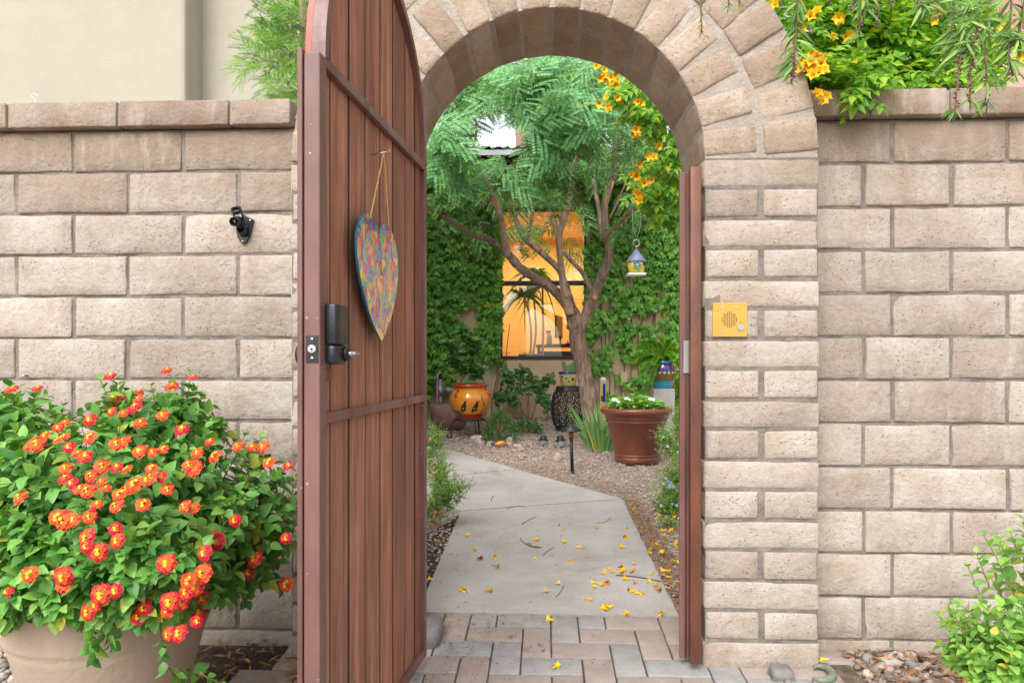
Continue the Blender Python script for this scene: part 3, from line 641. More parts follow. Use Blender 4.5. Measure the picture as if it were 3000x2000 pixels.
st = MB(); gbox(st, GW - .045, GW + .004, -.049, -.0375, zb, UG(870, 140, -.049)[1], bev=.002); st.obj('stop_flange', M['steel'], GT)
st = MB(); gbox(st, 0, .026, -.036, 0, zb, 1.69, bev=.003); st.obj('hinge_stile', M['steel'], GT)
for (a, b, nm) in ((1.676, 1.700, 'rail'), (.902, .925, 'rail'), (zb, zb + .026, 'rail')):
    q = MB(); gbox(q, .026, SB, -.017, -.001, a, b, bev=.002); q.obj(nm, M['steel'], GT)
def arcpoly(r0, r1, c, z0, n=40, t0=0.0, t1=math.pi): return [(c + r1 * math.cos(t0 + (t1 - t0) * i / n), z0 + r1 * math.sin(t0 + (t1 - t0) * i / n)) for i in range(n + 1)], [(c + r0 * math.cos(t0 + (t1 - t0) * i / n), z0 + r0 * math.sin(t0 + (t1 - t0) * i / n)) for i in range(n + 1)]
AR = .452; AC = .452; AZ = 1.695
def arcbar(name, r0, r1, n0, n1, mat):
    o, i = arcpoly(r0, r1, AC, AZ); mb = MB(); k = len(o); V = []
    for (a, b) in zip(o, i): V += [Wg(a[0], n0, a[1]), Wg(a[0], n1, a[1]), Wg(b[0], n1, b[1]), Wg(b[0], n0, b[1])]
    Fs = []
    for j in range(k - 1):
        for q in range(4): Fs.append((j * 4 + q, j * 4 + (q + 1) % 4, j * 4 + 4 + (q + 1) % 4, j * 4 + 4 + q))
    Fs += [(0, 3, 2, 1), (4 * k - 4, 4 * k - 3, 4 * k - 2, 4 * k - 1)]; mb.add(V, Fs); return mb.obj(name, mat, GT)
arcbar('arch_bar', AR - .024, AR, -.0315, 0, M['steel']); arcbar('outer_trim', AR - .03, AR - .001, -.046, -.0325, M['redpaint'])
ub = [GW - .012, .833, .712, .590, .463, .341, .207, .095, .012]
for b, a in zip(ub[:-1], ub[1:]):
    a_, b_ = a + .0036, b - .0036; top = []
    for i in range(9):
        u = b_ + (a_ - b_) * i / 8; q = (AR - .012) ** 2 - (u - AC) ** 2; top.append((u, AZ - .02 + math.sqrt(max(q, 0)) if q > 0 else 1.69))
    j = rnd.uniform(-.0015, .0015); mb = MB()
    # board with small chamfers along its long edges
    k = len(top); ch = .0015
    fr = [(a_ + ch, zb + .004), (b_ - ch, zb + .004)] + [(min(max(u, a_ + ch), b_ - ch), z) for u, z in top]; bk = [(a_, zb + .004), (b_, zb + .004)] + top
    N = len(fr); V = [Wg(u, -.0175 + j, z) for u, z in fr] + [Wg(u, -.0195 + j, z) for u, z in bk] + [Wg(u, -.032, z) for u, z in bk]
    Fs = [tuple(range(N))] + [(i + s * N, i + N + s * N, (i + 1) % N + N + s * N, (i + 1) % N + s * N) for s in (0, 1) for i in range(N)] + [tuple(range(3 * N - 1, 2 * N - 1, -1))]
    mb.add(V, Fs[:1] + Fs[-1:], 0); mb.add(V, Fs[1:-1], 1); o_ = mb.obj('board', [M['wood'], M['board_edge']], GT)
# back sheet so that no light comes through the joints
bs = MB(); gpoly(bs, [(.02, zb + .01), (GW - .02, zb + .01), (GW - .02, 1.69)] + [(AC + (AR - .02) * math.cos(t), AZ + (AR - .02) * math.sin(t)) for t in [math.pi * (i + 1) / 26 for i in range(25)]][0:0] + [(u, AZ - .025 + math.sqrt(max((AR - .02) ** 2 - (u - AC) ** 2, 0))) for u in [AC + (AR - .021) * math.cos(math.pi * i / 24) for i in range(25)]] + [(.02, 1.69)], -.0335, -.044); bs.obj('back_panel', M['darkwood'], GT)
# lock: strike plate on the edge, keypad body and thumb turn on the face
def edgebox(mb, px0, px1, py0, py1, d0, d1, m=0, bev=.002):     # on the latch edge, facing the viewer
    n0 = (Wg(GW, 0, 0)); s = F_PX / ((Wg(GW, 0, 0)).dot(FW)); a = (px0 - 937) / s; b = (px1 - 937) / s
    return gbox(mb, GW + d0, GW + d1, a, b, EYE + (HOR - py0) / s, EYE + (HOR - py1) / s, m, bev)
q = MB(); edgebox(q, 895, 933, 982, 1063, -.001, .0015); lpz = q.obj('latch_plate', M['iron'], GT)
s_ = F_PX / (Wg(GW, 0, 0)).dot(FW)
def estud(px, py, r, d, mat, nm, par):
    c = Wg(GW + .001, (px - 937) / s_, EYE + (HOR - py) / s_); V, Fs = tube([c, c + UD * d], r / s_, 14); obj(nm, V, Fs, mat, par)
estud(914, 1022, 12, .003, M['white'], 'bolt', lpz); estud(914, 1022, 4, .0035, M['matte_black'], 'bolt', lpz)
for y in (993, 1049): estud(914, y, 5, .0022, M['silver'], 'screw', lpz)
u1, z1 = UG(951, 889); u0 = UG(1019.5, 889, .025)[0]; zb1 = UG(951, 1068)[1]
LK = MB(); gbox(LK, u0, u1, 0, .025, z1 - .088, z1, bev=.004); lk = LK.obj('lock_body', M['black'], GT, smooth=True)
q = MB(); gbox(q, u0 + .002, u1 - .001, .0, .024, zb1, z1 - .0885, bev=.008); q.obj('lock_body', M['black'], GT, smooth=True)
cu = (u0 + .014); cz = EYE - .0 + (HOR - 1036) / (F_PX / (Wg(cu, .03, 0)).dot(FW))
V, Fs = tube([Wg(cu, .022, cz), Wg(cu, .032, cz)], .0165, 20); obj('turn_collar', V, Fs, M['iron'], lk)
V, Fs = tube([Wg(cu, .03, cz), Wg(cu, .040, cz)], .006, 12); obj('thumb_turn', V, Fs, M['silver'], lk)
q = MB(); gbox(q, cu - .004, cu + .004, .038, .050, cz - .004, cz + .004); gbox(q, cu - .016, cu + .016, .046, .052, cz - .003, cz + .003); q.obj('thumb_turn', M['galv'], lk)
c = UG(866, 1035, -.06); V, Fs = tube([Wg(GW - .03, -.049, EYE + .012), Wg(GW - .03, -.060, EYE + .012)], .020, 18); obj('outer_lock_rose', V, Fs, M['matte_black'], GT)
q = MB(); up, zp = UG(957, 1072); gbox(q, up - .045, up, -.015, -.006, zp - .030, zp - .006); q.obj('weld_plate', M['rust'], GT)
for (px, py) in ((930, 1157), (938, 390), (925, 300)): pass

# heart hanging from a nail
nu, nz = UG(1109, 451, .0); NL = thing('nail', 'bright steel nail driven into the gate board above the heart', 'nail', Wg(nu, -.01, nz))
V, Fs = tube([Wg(nu + .004, -.02, nz - .004), Wg(nu - .0, .030, nz + .006)], .0018, 8); obj('shank', V, Fs, M['silver'], NL)
V, Fs = tube([Wg(nu, .029, nz + .0058), Wg(nu, .0315, nz + .0064)], .005, 12); obj('head', V, Fs, M['silver'], NL)
HN = .004
HT_ = thing('heart_ornament', 'painted multicoloured heart hanging by jute cord from the gate nail', 'ornament', Wg(nu, 0, nz))
def hm():
    m, n, b, o = newmat('painted_heart'); b.inputs['Roughness'].default_value = .18; b.inputs['Coat Weight'].default_value = .5
    v = coords(n, False, (1, 1, .62)); vo = nn(n, 'ShaderNodeTexVoronoi'); vo.inputs['Scale'].default_value = 70; d = noise_n(n, 14, 3, .6, v)
    wv = mixc(n, v, d.outputs['Color'], .10); n.links.new(wv, vo.inputs['Vector'])
    sp = nn(n, 'ShaderNodeSeparateColor'); n.links.new(vo.outputs['Color'], sp.inputs[0])
    r = ramp(n, sp.outputs[0], [(0, (.70, .02, .03)), (.10, (.80, .20, .02)), (.20, (.80, .45, .05)), (.28, (.60, .02, .25)), (.38, (.02, .06, .28)), (.48, (.01, .28, .36)), (.58, (.10, .42, .38)), (.68, (.25, .42, .10)), (.77, (.20, .10, .40)), (.86, (.85, .50, .02)), (.92, (.02, .03, .08))])
    r.color_ramp.interpolation = 'CONSTANT'
    v2 = nn(n, 'ShaderNodeTexVoronoi'); v2.inputs['Scale'].default_value = 150; n.links.new(v, v2.inputs['Vector'])
    ring = ramp(n, v2.outputs['Distance'], [(.30, 0.0), (.42, .35), (.55, 0.0)]); zone = noise_n(n, 20, 2, .5, v); zf = ramp(n, zone.outputs[0], [(.48, 0.0), (.55, 1.0)])
    f = math_n(n, 'MULTIPLY', ring.outputs[0], zf.outputs[0]); col = mixc(n, r.outputs[0], (.70, .74, .66), f)
    v3 = nn(n, 'ShaderNodeTexVoronoi'); v3.inputs['Scale'].default_value = 90; n.links.new(v, v3.inputs['Vector']); dk = ramp(n, v3.outputs['Distance'], [(.12, .9), (.2, 0.0)]); z2 = ramp(n, zone.outputs[0], [(.40, 1.0), (.47, 0.0)])
    col = mixc(n, col, (.015, .02, .05), math_n(n, 'MULTIPLY', dk.outputs[0], z2.outputs[0])); n.links.new(col, b.inputs['Base Color']); return m
M['heart'] = hm(); M['heart_edge'] = simple('teal_edge', (.01, .16, .26), .35)
cu_, cz_ = UG(1110, 780)
cu_, top_ = UG(1114, 693, .02); tip = UG(1126, 1001, .02)
hp = []
cuc = (UG(1051, 711, .02)[0] + UG(1171.5, 764, .02)[0]) / 2; hw = (UG(1051, 711, .02)[0] - UG(1171.5, 764, .02)[0]) / 2
zt = (UG(1075, 623, .02)[1] + UG(1137, 651, .02)[1]) / 2
hl = smoothline([Vector((x, 0, -v)) for x, v in ((0, .15), (.10, .055), (.28, .0), (.55, .0), (.80, .075), (.96, .19), (1, .32), (.95, .45), (.80, .60), (.57, .76), (.30, .89), (0, 1.0))], [1] * 12, 4)[0]
hp = [(p.x, p.z) for p in hl] + [(-p.x, p.z) for p in hl[1:-1][::-1]]
ymn = min(p[1] for p in hp); ymx = max(p[1] for p in hp)
hp = [(cuc - hw * x * (1 if y > -.5 else 1) + (.0 if 1 else 0), zt - (ymx - y) / (ymx - ymn) * (zt - tip[1])) for x, y in hp]
hp = [(u + (zt - z) * (tip[0] - cuc) / (zt - tip[1]), z) for u, z in hp]
k = len(hp); cc = (cuc, zt - .13)
Vh = [Wg(u, .013, z) for u, z in hp] + [Wg(u, .007, z) for u, z in hp]
hc = Wg(cc[0], .013, cc[1]); hb = Wg(cc[0], .007, cc[1]); Vh += [hc, hb]
Fh = [(i, (i + 1) % k, 2 * k) for i in range(k)] + [(i + k, 2 * k + 1, (i + 1) % k + k) for i in range(k)] + [((i + 1) % k, i, i + k, (i + 1) % k + k) for i in range(k)]
obj('heart_panel', Vh, Fh, [M['heart'], M['heart_edge']], HT_, [0] * k + [1] * (2 * k), smooth=False)
for (px, py) in ((1084, 640), (1140, 668)):
    u, z = UG(px, py, .018); a = Wg(nu, .014, nz + .001); b = Wg(u, .018, z); mid = (a + b) / 2 + ND * .002
    P = []; 
    for j in range(25):
        t = j / 24; p = a.lerp(b, t); P.append(p + (ND * math.sin(t * 60) + UD * math.cos(t * 60)) * .0006)
    V, Fs = tube(P, .0022, 6); obj('cord', V, Fs, M['cord'], HT_)

# ------------------------------------------------------------------ latch post on the right jamb
PT = thing('gate_post', 'rusty brown steel latch post fixed to the right jamb of the arch', 'gate post', (XC + RIN, 2.48, 0))
xa, xb, xc_ = U(1993, 1000, 2.505).x, U(2023, 1000, 2.462).x, U(2055, 1000, 2.462).x
zt_, zb_ = U(2040, 487, 2.462).z, U(2040, 1946, 2.462).z
MB().box(((xb + xc_) / 2, 2.481, (zt_ + zb_) / 2), ((xc_ - xb) / 2, .019, (zt_ - zb_) / 2), bev=.004).obj('tube', M['rust'], PT, smooth=True)
MB().box(((xa + xb) / 2 + .004, 2.512, (zt_ + zb_) / 2 - .003), ((xb - xa) / 2 + .006, .0075, (zt_ - zb_) / 2 - .006), bev=.002).obj('stop_flange', M['steel'], PT)
c = U(2020, 1045, 2.455); MB().box((c.x - .003, 2.4995, c.z), (.009, .004, .055), bev=.001).obj('strike_plate', M['galv'], PT)
V, Fs = tube([(c.x - .004, 2.5, zb_ + .01), (c.x - .004, 2.5, zt_ - .01)], .0022, 5); obj('weld_seam', V, Fs, M['rust'], PT)

# ------------------------------------------------------------------ intercom
i0, i1 = U(2087, 887, YP), U(2188, 986, YP); IC = thing('intercom_panel', 'yellow brass intercom plate with speaker holes and one round button', 'intercom', ((i0.x + i1.x) / 2, YP, (i0.z + i1.z) / 2))
yf = YP - .006
MB().box(((i0.x + i1.x) / 2, YP - .001, (i0.z + i1.z) / 2), ((i1.x - i0.x) / 2, .005, (i0.z - i1.z) / 2), bev=.0012).obj('plate', M['brass'], IC)
def disc(mb, px, py, rpx, y0, y1, n=12): c = U(px, py, yf); r = rpx / ppm(yf); V, Fs = tube([(c.x, y0, c.z), (c.x, y1, c.z)], r, n); mb.add(V, Fs)
dm = MB()
for a in range(-4, 5):
    for b in range(-4, 5):
        if a * a + b * b <= 18.5 and not (abs(a) == 4 and abs(b) > 1) and not (abs(b) == 4 and abs(a) > 1): disc(dm, 2137 + a * 5.2, 936 + b * 5.2, 1.75, yf - .0006, yf + .002, 8)
dm.obj('speaker_holes', M['glaze_k'], IC)
bm_ = MB(); disc(bm_, 2169.5, 959, 9, yf - .004, yf + .002, 24); bm_.obj('button', M['silver'], IC)
for p in ((2117, 899), (2157, 899), (2118, 972), (2158, 971)): q = MB(); disc(q, *p, 3.2, yf - .0015, yf + .001); q.obj('screw', M['silver'], IC)
for p in ((2104, 910), (2170, 945)): q = MB(); disc(q, *p, 1.6, yf - .0005, yf + .001, 8); q.obj('indicator_hole', M['glaze_k'], IC)

# ------------------------------------------------------------------ flag bracket, hook, anchor on the left wall
yb = YW - .004
def Z(x, y): return 640 + x / 9.8, 580 + y / 9.8
FB = thing('flag_bracket', 'black metal flagpole bracket with two sockets screwed to the left wall', 'bracket', U(710, 670, yb))
poly = [(735, 478), (850, 560), (1010, 620), (960, 880), (900, 1090), (820, 1240), (725, 1330), (650, 1280), (570, 1150), (525, 1000), (520, 850), (640, 650)]
pp = [U(*Z(*p), yb - .004) for p in poly]; V, Fs = prism([(p.x, p.z) for p in pp][::-1], yb - .008, yb + .004); obj('plate', V, Fs, M['black'], FB, smooth=False)
a = U(*Z(730, 1000), yb - .006); b = U(*Z(600, 620), yb - .045); t = U(*Z(500, 305), yb - .075)
def hollow(p, q, r, th, n=20):
    p, q = Vector(p), Vector(q); V = []; 
    d = (q - p).normalized(); u = d.orthogonal().normalized(); w = d.cross(u)
    for (c, rr) in ((p, r), (q, r), (q, r - th), (p, r - th)):
        for k in range(n): an = 2 * math.pi * k / n; V.append(c + (u * math.cos(an) + w * math.sin(an)) * rr)
    Fs = []
    for i in range(4):
        for k in range(n): Fs.append((i * n + k, i * n + (k + 1) % n, ((i + 1) % 4) * n + (k + 1) % n, ((i + 1) % 4) * n + k))
    return V, Fs
V, Fs = tube([a, b], [.0175, .0165], 20); obj('boss', V, Fs, M['black'], FB)
d = (t - b).normalized()
V, Fs = hollow(t - d * .014, t, .0185, .0025); obj('socket', V, Fs, M['black'], FB)
u = d.cross(Vector((0, 1, 0))).normalized(); mb = MB()
for s in (-1, 1): mb.tube([b + u * .015 * s, t - d * .012 + u * .0165 * s], .0035, 8)
mb.tube([b + Vector((0, -.014, 0)), t - d * .012 + Vector((0, -.014, 0))], .003, 8) if 0 else None
mb.obj('web', M['black'], FB)
c = U(*Z(480, 750), yb - .07); V, Fs = hollow(b + Vector((-.004, .0, -.004)), c + Vector((0, -.01, .006)), .0175, .003); obj('socket', V, Fs, M['black'], FB)
c = U(*Z(680, 900), yb - .03); V, Fs = hollow(a, c + Vector((0, -.012, 0)), .0165, .003); obj('socket', V, Fs, M['black'], FB)
for p in ((912, 645), (700, 1240), (800, 830)):
    c = U(*Z(*p), yb - .008); V, Fs = tube([c, c + Vector((0, -.002, 0))], .0045, 12); obj('screw', V, Fs, M['silver'], FB)
HK = thing('wire_hook', 'thin white wire hook standing on top of the left wall', 'hook', U(103, 302, 2.66))
P, r_ = smoothline([U(*p, 2.66) for p in ((104, 306), (102, 291), (95, 284), (93, 279), (98, 276), (106, 278), (112, 284))], [.0016] * 7, 5); V, Fs = tube(P, r_, 8); obj('wire', V, Fs, M['white'], HK)
AN = thing('wall_anchor', 'tiny blue screw anchor sticking out of the left wall above the lantana', 'screw', U(84, 1100, YW))
c = U(84, 1100, YW); V, Fs = tube([(c.x, YW + .004, c.z), (c.x - .003, YW - .016, c.z)], .0028, 8); obj('sleeve', V, Fs, M['glaze_b'], AN); V, Fs = tube([(c.x - .003, YW - .014, c.z), (c.x - .006, YW - .024, c.z)], .0045, 10); obj('head', V, Fs, M['silver'], AN)

# ------------------------------------------------------------------ small ground ornaments by the arch
g = G(2290, 1990); TT = thing('tortoise_ornament', 'small grey carved tortoise ornament by the right pillar foot', 'ornament', g)
V, Fs = rbox((.036, .036, .020), .0199, 4, 4, 3); V = [(g.x + x, g.y + y + .006, g.z + .020 + z * 1.15) for x, y, z in V]; obj('shell', V, Fs, M['rock_grey'], TT)
V, Fs = rbox((.011, .013, .009), .0088, 2, 2, 2); obj('head', [(g.x + .008 + x, g.y - .038 + y, g.z + .010 + z) for x, y, z in V], Fs, M['rock_grey'], TT)
for sx in (-1, 1):
    for sy in (-1, 1): V, Fs = rbox((.009, .010, .007), .0068, 2, 2, 2); obj('foot', [(g.x + sx * .03 + x, g.y + .006 + sy * .022 + y, g.z + .007 + z) for x, y, z in V], Fs, M['rock_grey'], TT)
mb = MB()
for k in range(6):
    a = k * math.pi / 3; P = [Vector((g.x, g.y + .006, g.z + .042)), Vector((g.x + .02 * math.cos(a), g.y + .006 + .02 * math.sin(a), g.z + .038)), Vector((g.x + .034 * math.cos(a), g.y + .006 + .034 * math.sin(a), g.z + .024))]; mb.tube(P, .0013, 5)
mb.obj('shell_ridge', M['rock_grey'], TT)
g = G(2420, 1995); LZ = thing('curled_lizard_ornament', 'curved grey-green lizard ornament on the gravel beside the right pillar', 'ornament', g)
P, r_ = smoothline([g + Vector(v) for v in ((-.045, -.005, .012), (-.02, -.02, .012), (.012, -.008, .014), (.028, .02, .018), (.02, .05, .024), (-.005, .062, .024), (-.02, .052, .02))], [.004, .010, .014, .014, .011, .007, .003], 5)
V, Fs = tube(P, r_, 10); obj('body', V, Fs, simple('sage_ceramic', (.12, .16, .11), .4, c2=(.22, .26, .19), scale=20), LZ)
g = G(1262, 1895); BL = thing('boulder', 'smooth grey river boulder at the foot of the gate hinge', 'boulder', g)
V, Fs = rbox((.045, .09, .050), .0445, 4, 4, 4); V = [(g.x - .01 + x, g.y + .05 + y, g.z + .038 + z + .01 * noise.noise(Vector((x, y, z)) * 12)) for x, y, z in V]; obj('stone', V, Fs, M['rock_grey'], BL)
def rockobj(name, label, px, py, wpx, hpx, mat, cat='rock', group=None, seed=0):
    g = G(px, py); s = wpx / ppm(g.y); h = hpx / ppm(g.y); t = thing(name, label, cat, g, group)
    V, Fs = rbox((s, s * .8, h), min(s, h) * .7, 3, 3, 3); o = []
    for x, y, z in V:
        p = Vector((x / s, y / s, z / h)) * 1.2 + Vector((seed * 7.1, 0, 0)); k = 1 + .28 * noise.noise(p) + .1 * noise.noise(p * 3)
        o.append((g.x + x * k * (1 - .3 * (z > 0)), g.y + y * k, g.z + h * .6 + z * k))
    obj('stone', o, Fs, mat, t, smooth=False); return t
RK = [(1398, 1300, 25, 16, 'large pale rock edging the bed below the yellow pot', 'rock'), (1436, 1306, 13, 9, 'small pale rock left of the painted ceramic lizard', 'rock'), (1493, 1303, 14, 15, 'pointed grey-brown rock right of the painted ceramic lizard', 'rock'),
      (1517, 1314, 19, 9, 'long tan rock in the gravel in front of the pointed rock', 'rock'), (1551, 1303, 12, 5, 'flat reddish rock between the tan rock and the first well light', 'rock'), (1590, 1302, 18, 6, 'flat grey rock in front of the left well light', 'rock_grey'),
      (1646, 1308, 19, 9, 'grey rock in front of the right well light beside the path light', 'rock_grey'), (1634, 1345, 15, 13, 'orange-tan rock standing alone on the gravel left of the path light', 'rock'), (1530, 1334, 15, 5, 'low pale rock half sunk in the gravel', 'rock')]
for i, (a, b, c_, d, l, m) in enumerate(RK): rockobj('garden_rock', l, a, b, c_, d, M[m], group='rocks edging the gravel bed', seed=i)
for px, lab in ((1592, 'left black well light cap set in the courtyard gravel'), (1642, 'right black well light cap, just behind the path light')):
    g = G(px, 1291); t = thing('well_light', lab, 'garden light', g, 'well lights in the gravel'); V, Fs = lathe([(0, .0), (.048, 0), (.05, .012), (.034, .016), (.033, .045), (.026, .052), (0, .052)], 18)
    obj('housing', [(g.x + x, g.y + y, g.z + z) for x, y, z in V], Fs, M['matte_black'], t)
g = G(1464, 1308); t = thing('ceramic_lizard', 'small orange and blue painted ceramic lizard among the rocks', 'ornament', g)
P, r_ = smoothline([g + Vector(v) for v in ((-.05, .0, .02), (-.02, -.01, .03), (.02, .0, .035), (.05, .02, .03), (.06, .04, .01))], [.006, .02, .024, .012, .004], 4); V, Fs = tube(P, r_, 10); obj('body', V, Fs, M['glaze_y'], t)
V, Fs = rbox((.02, .015, .016), .014, 2, 2, 2); obj('head', [(g.x - .065 + x, g.y + y, g.z + .03 + z) for x, y, z in V], Fs, M['glaze_b'], t)
# ------------------------------------------------------------------ leaf and flower templates (y = along the leaf, z = upper side)
def quadstrip(rows, w, fold=.12, curl=.12):
    V = []
    for t, ww in rows:
        z = curl * -(t ** 2); V += [(-ww * w, t, z + fold * ww * w), (0, t, z), (ww * w, t, z + fold * ww * w)]
    F_ = []
    for i in range(len(rows) - 1):
        b = i * 3; F_ += [(b, b + 1, b + 4, b + 3), (b + 1, b + 2, b + 5, b + 4)]
    return V, F_
OVATE = quadstrip([(0, .05), (.18, .75), (.4, 1), (.7, .68), (.9, .3), (1, .03)], .36, .32, .2)
LANCE = quadstrip([(0, .1), (.3, 1), (.65, .85), (1, .03)], .062, .4, .15)
STRAP = quadstrip([(0, .7), (.25, 1), (.5, .9), (.75, .6), (1, .02)], .035, .5, .0)
def join(parts):
    V = []; F_ = []
    for v, f in parts: b = len(V); V += [tuple(p) for p in v]; F_ += [tuple(i + b for i in q) for q in f]
    return V, F_
def placed(T, m): return [m @ Vector(v) for v in T[0]], T[1]
def diamond(w): return [(0, 0, 0), (w, .5, .03), (0, 1, -.06), (-w, .5, .03)], [(0, 1, 2, 3)]
def oblong(w): return [(-w * .4, 0, 0), (w * .4, 0, 0), (w, .5, .03), (w * .6, .95, -.05), (-w * .6, .95, -.05), (-w, .5, .03)], [(0, 1, 2, 5), (5, 2, 3, 4)]
def bipinnate(np_=5, nl=11, r=rnd, lw=.22):
    parts = []; L = 1.0
    def rach(t): return Vector((0, t * .78, .05 * math.sin(t * 2.2) - .22 * t * t))
    parts.append(([(-.006, 0, 0), (.006, 0, 0)] + [tuple(rach(.5) + Vector((.005, 0, 0))), tuple(rach(.5) - Vector((.005, 0, 0))), tuple(rach(1) + Vector((.003, 0, 0))), tuple(rach(1) - Vector((.003, 0, 0)))], [(0, 1, 2, 3), (3, 2, 4, 5)]))
    for i in range(np_):
        t = .22 + .78 * i / (np_ - 1); pl = (.46 - .05 * abs(i - np_ * .5)) * r.uniform(.9, 1.05)
        for s in (-1, 1):
            ang = R(58 - 22 * t + r.uniform(-4, 4)); base = rach(t); d = Vector((s * math.sin(ang), math.cos(ang), -.12)).normalized()
            for k in range(nl):
                q = (k + 1) / nl; p = base + d * pl * q + Vector((0, 0, -.10 * q * q)); ll = .125 * (1 - .45 * abs(q - .45)) ; 
                for s2 in (-1, 1):
                    a2 = R(62); side = Vector((-d.y, d.x, 0)).normalized() * s2; dd = d * math.cos(a2) + side * math.sin(a2) + Vector((0, 0, -.1))
                    parts.append(placed(diamond(lw), TRS(p, dd, (0, 0, 1), ll)))
    return join(parts)
FERN = [bipinnate(3, 9), bipinnate(4, 9), bipinnate(3, 12, rnd, .11)]
def palmate():
    parts = []
    for a, l in ((0, 1), (48, .82), (-48, .82), (98, .58), (-98, .58)):
        d = Vector((math.sin(R(a)), math.cos(R(a)), -.15)); parts.append(placed(quadstrip([(0, .1), (.45, 1), (1, .03)], .26, .35, .2), TRS((0, 0, 0), d, (0, 0, 1), l)))
    return join(parts)
PALM = palmate()
def pinnate(n=3, w=.29):
    parts = []
    for i in range(n):
        t = .2 + .6 * i / max(n - 1, 1)
        for s in (-1, 1): parts.append(placed(quadstrip([(0, .1), (.4, 1), (1, .03)], w, .4, .2), TRS((0, t, -.1 * t * t), (s * .85, .55, -.1), (0, 0, 1), .42)))
    parts.append(placed(quadstrip([(0, .1), (.4, 1), (1, .03)], w, .4, .2), TRS((0, .78, -.07), (0, 1, -.3), (0, 0, 1), .45)))
    return join(parts)
PINN = pinnate()

def leaves(parent, name, T, Ms, mat, n_ind=0, smooth=False, vis=None):
    """nearest n_ind leaves as parts of their own, the rest joined"""
    TV, TF = T
    def key(m):
        p = m.translation - CAM; d = p.dot(FW); x = 1500 + p.dot(RT) / max(d, .1) * F_PX; y = HOR - p.z / max(d, .1) * F_PX
        return d + (100 if not (0 < x < 3000 and 0 < y < 2000) else 0) + (50 if vis and not vis(x, y) else 0)
    Ms = sorted(Ms, key=key)
    near, rest = Ms[:n_ind], Ms[n_ind:]
    if near:
        me = mesh(name, TV, TF, mat, smooth=smooth); P = Matrix.Translation(-wloc(parent))
        for m in near: o = bpy.data.objects.new(name, me); COL.objects.link(o); o.parent = parent; o.matrix_basis = P @ m
    if rest:
        V, Fa = scatter(TV, np.array(TF), np.array([np.array(m) for m in rest])); obj(name if n_ind == 0 else name, V, Fa, mat, parent, smooth=smooth, kind='stuff')
def sprig(p0, d, L, nodes, size, Ms, stems=None, droop=.25, ang=55, r=.0016, start=.35):
    d = d.normalized(); P = [p0]; p = p0.copy(); dd = d.copy()
    for i in range(nodes):
        p = p + dd * (L / nodes); dd = (dd + Vector((0, 0, -droop / nodes)) + rv(.05)).normalized(); P.append(p.copy())
    s0 = dd.orthogonal().normalized(); roll = rnd.uniform(0, 6.3)
    for i in range(1, nodes + 1):
        t = i / nodes
        if t < start: continue
        ax = (P[i] - P[i - 1]).normalized(); u = ax.orthogonal().normalized(); w = ax.cross(u); a = roll + i * math.pi / 2
        for s in (0, math.pi):
            side = u * math.cos(a + s) + w * math.sin(a + s); an = R(ang * (1.15 - .55 * t)); ld = ax * math.cos(an) + side * math.sin(an) + Vector((0, 0, -.25)) + rv(.08)
            sz = size * (1.12 - .55 * t) * rnd.uniform(.62, 1.2); Ms.append(TRS(P[i] + side * r, ld, ax + Vector((0, 0, .8)), sz))
    if stems is not None: stems.tube(P, [r * 1.3] + [r * (1 - .5 * i / nodes) for i in range(nodes)], 4, cap=False)
    return P[-1], (P[-1] - P[-2]).normalized()

# lantana flower head: ring of small lobed florets on a dome, z up
def lantana_head(seed, kind):
    r = random.Random(seed); mb = MB()
    for k in range(24):
        t = k / 24; ph = k * 2.39996; rr = math.sqrt(t + .02); el = rr * 1.15; c = Vector((math.sin(el) * math.cos(ph), math.sin(el) * math.sin(ph), math.cos(el) * .75)) * .0185
        nrm = Vector((c.x, c.y, c.z + .012)).normalized(); c = c + rv(.0006); s = .0062 * r.uniform(.85, 1.1) * (.75 if t < .12 else 1)
        m = TRS(c, nrm.orthogonal(), nrm, s, 0); pts = [m @ Vector((0, 0, -.1))]
        for j in range(8): a = j * math.pi / 4; q = 1 if j % 2 == 0 else .74; pts.append(m @ Vector((math.cos(a) * q, math.sin(a) * q, .1)))
        if kind == 0: mi = 2 if t < .05 else (1 if t < (.22 if seed % 2 else .45) else 0)
        elif kind == 1: mi = 2 if t < .08 else (1 if t < .75 else 0)
        else: mi = 2 if t < .10 else (0 if k % 9 == 4 else 1)
        mb.add(pts, [(0, 1 + j, 1 + (j + 1) % 8) for j in range(8)], mi)
    return mesh('flower_head', mb.V, mb.F, [M['petal_r'], M['petal_o'], M['petal_y']], mb.M, False)
LH = [[lantana_head(k * 3 + i, k) for i in range(2)] for k in range(3)]
# trumpet flower: y along the tube
def trumpet():
    mb = MB(); prof = [(.06, 0), (.09, .25), (.16, .55), (.24, .78), (.50, .96)]; n = 10; V = []
    for i, (r, y) in enumerate(prof):
        for k in range(n):
            a = 2 * math.pi * k / n; q = r * (1 + (.30 if k % 2 == 0 else -.22) * (i == 4)); V.append((q * math.cos(a), y - (.10 if (i == 4 and k % 2 == 0) else 0), q * math.sin(a)))
    F_ = [(i * n + k, i * n + (k + 1) % n, (i + 1) * n + (k + 1) % n, (i + 1) * n + k) for i in range(4) for k in range(n)]; mb.add(V, F_)
    return mesh('trumpet_flower', mb.V, mb.F, M['petal_y'], mb.M, True)
TRUMP = trumpet()
def star(n=5, r=1.0, w=.5):
    V = [(0, 0, 0)]; F_ = []
    for k in range(n):
        a = 2 * math.pi * k / n; b = math.pi / n * w * 1.8
        V += [(r * .55 * math.cos(a - b), r * .55 * math.sin(a - b), .05), (r * math.cos(a), r * math.sin(a), .1), (r * .55 * math.cos(a + b), r * .55 * math.sin(a + b), .05)]; i = 1 + 3 * k; F_.append((0, i, i + 1, i + 2))
    return V, F_

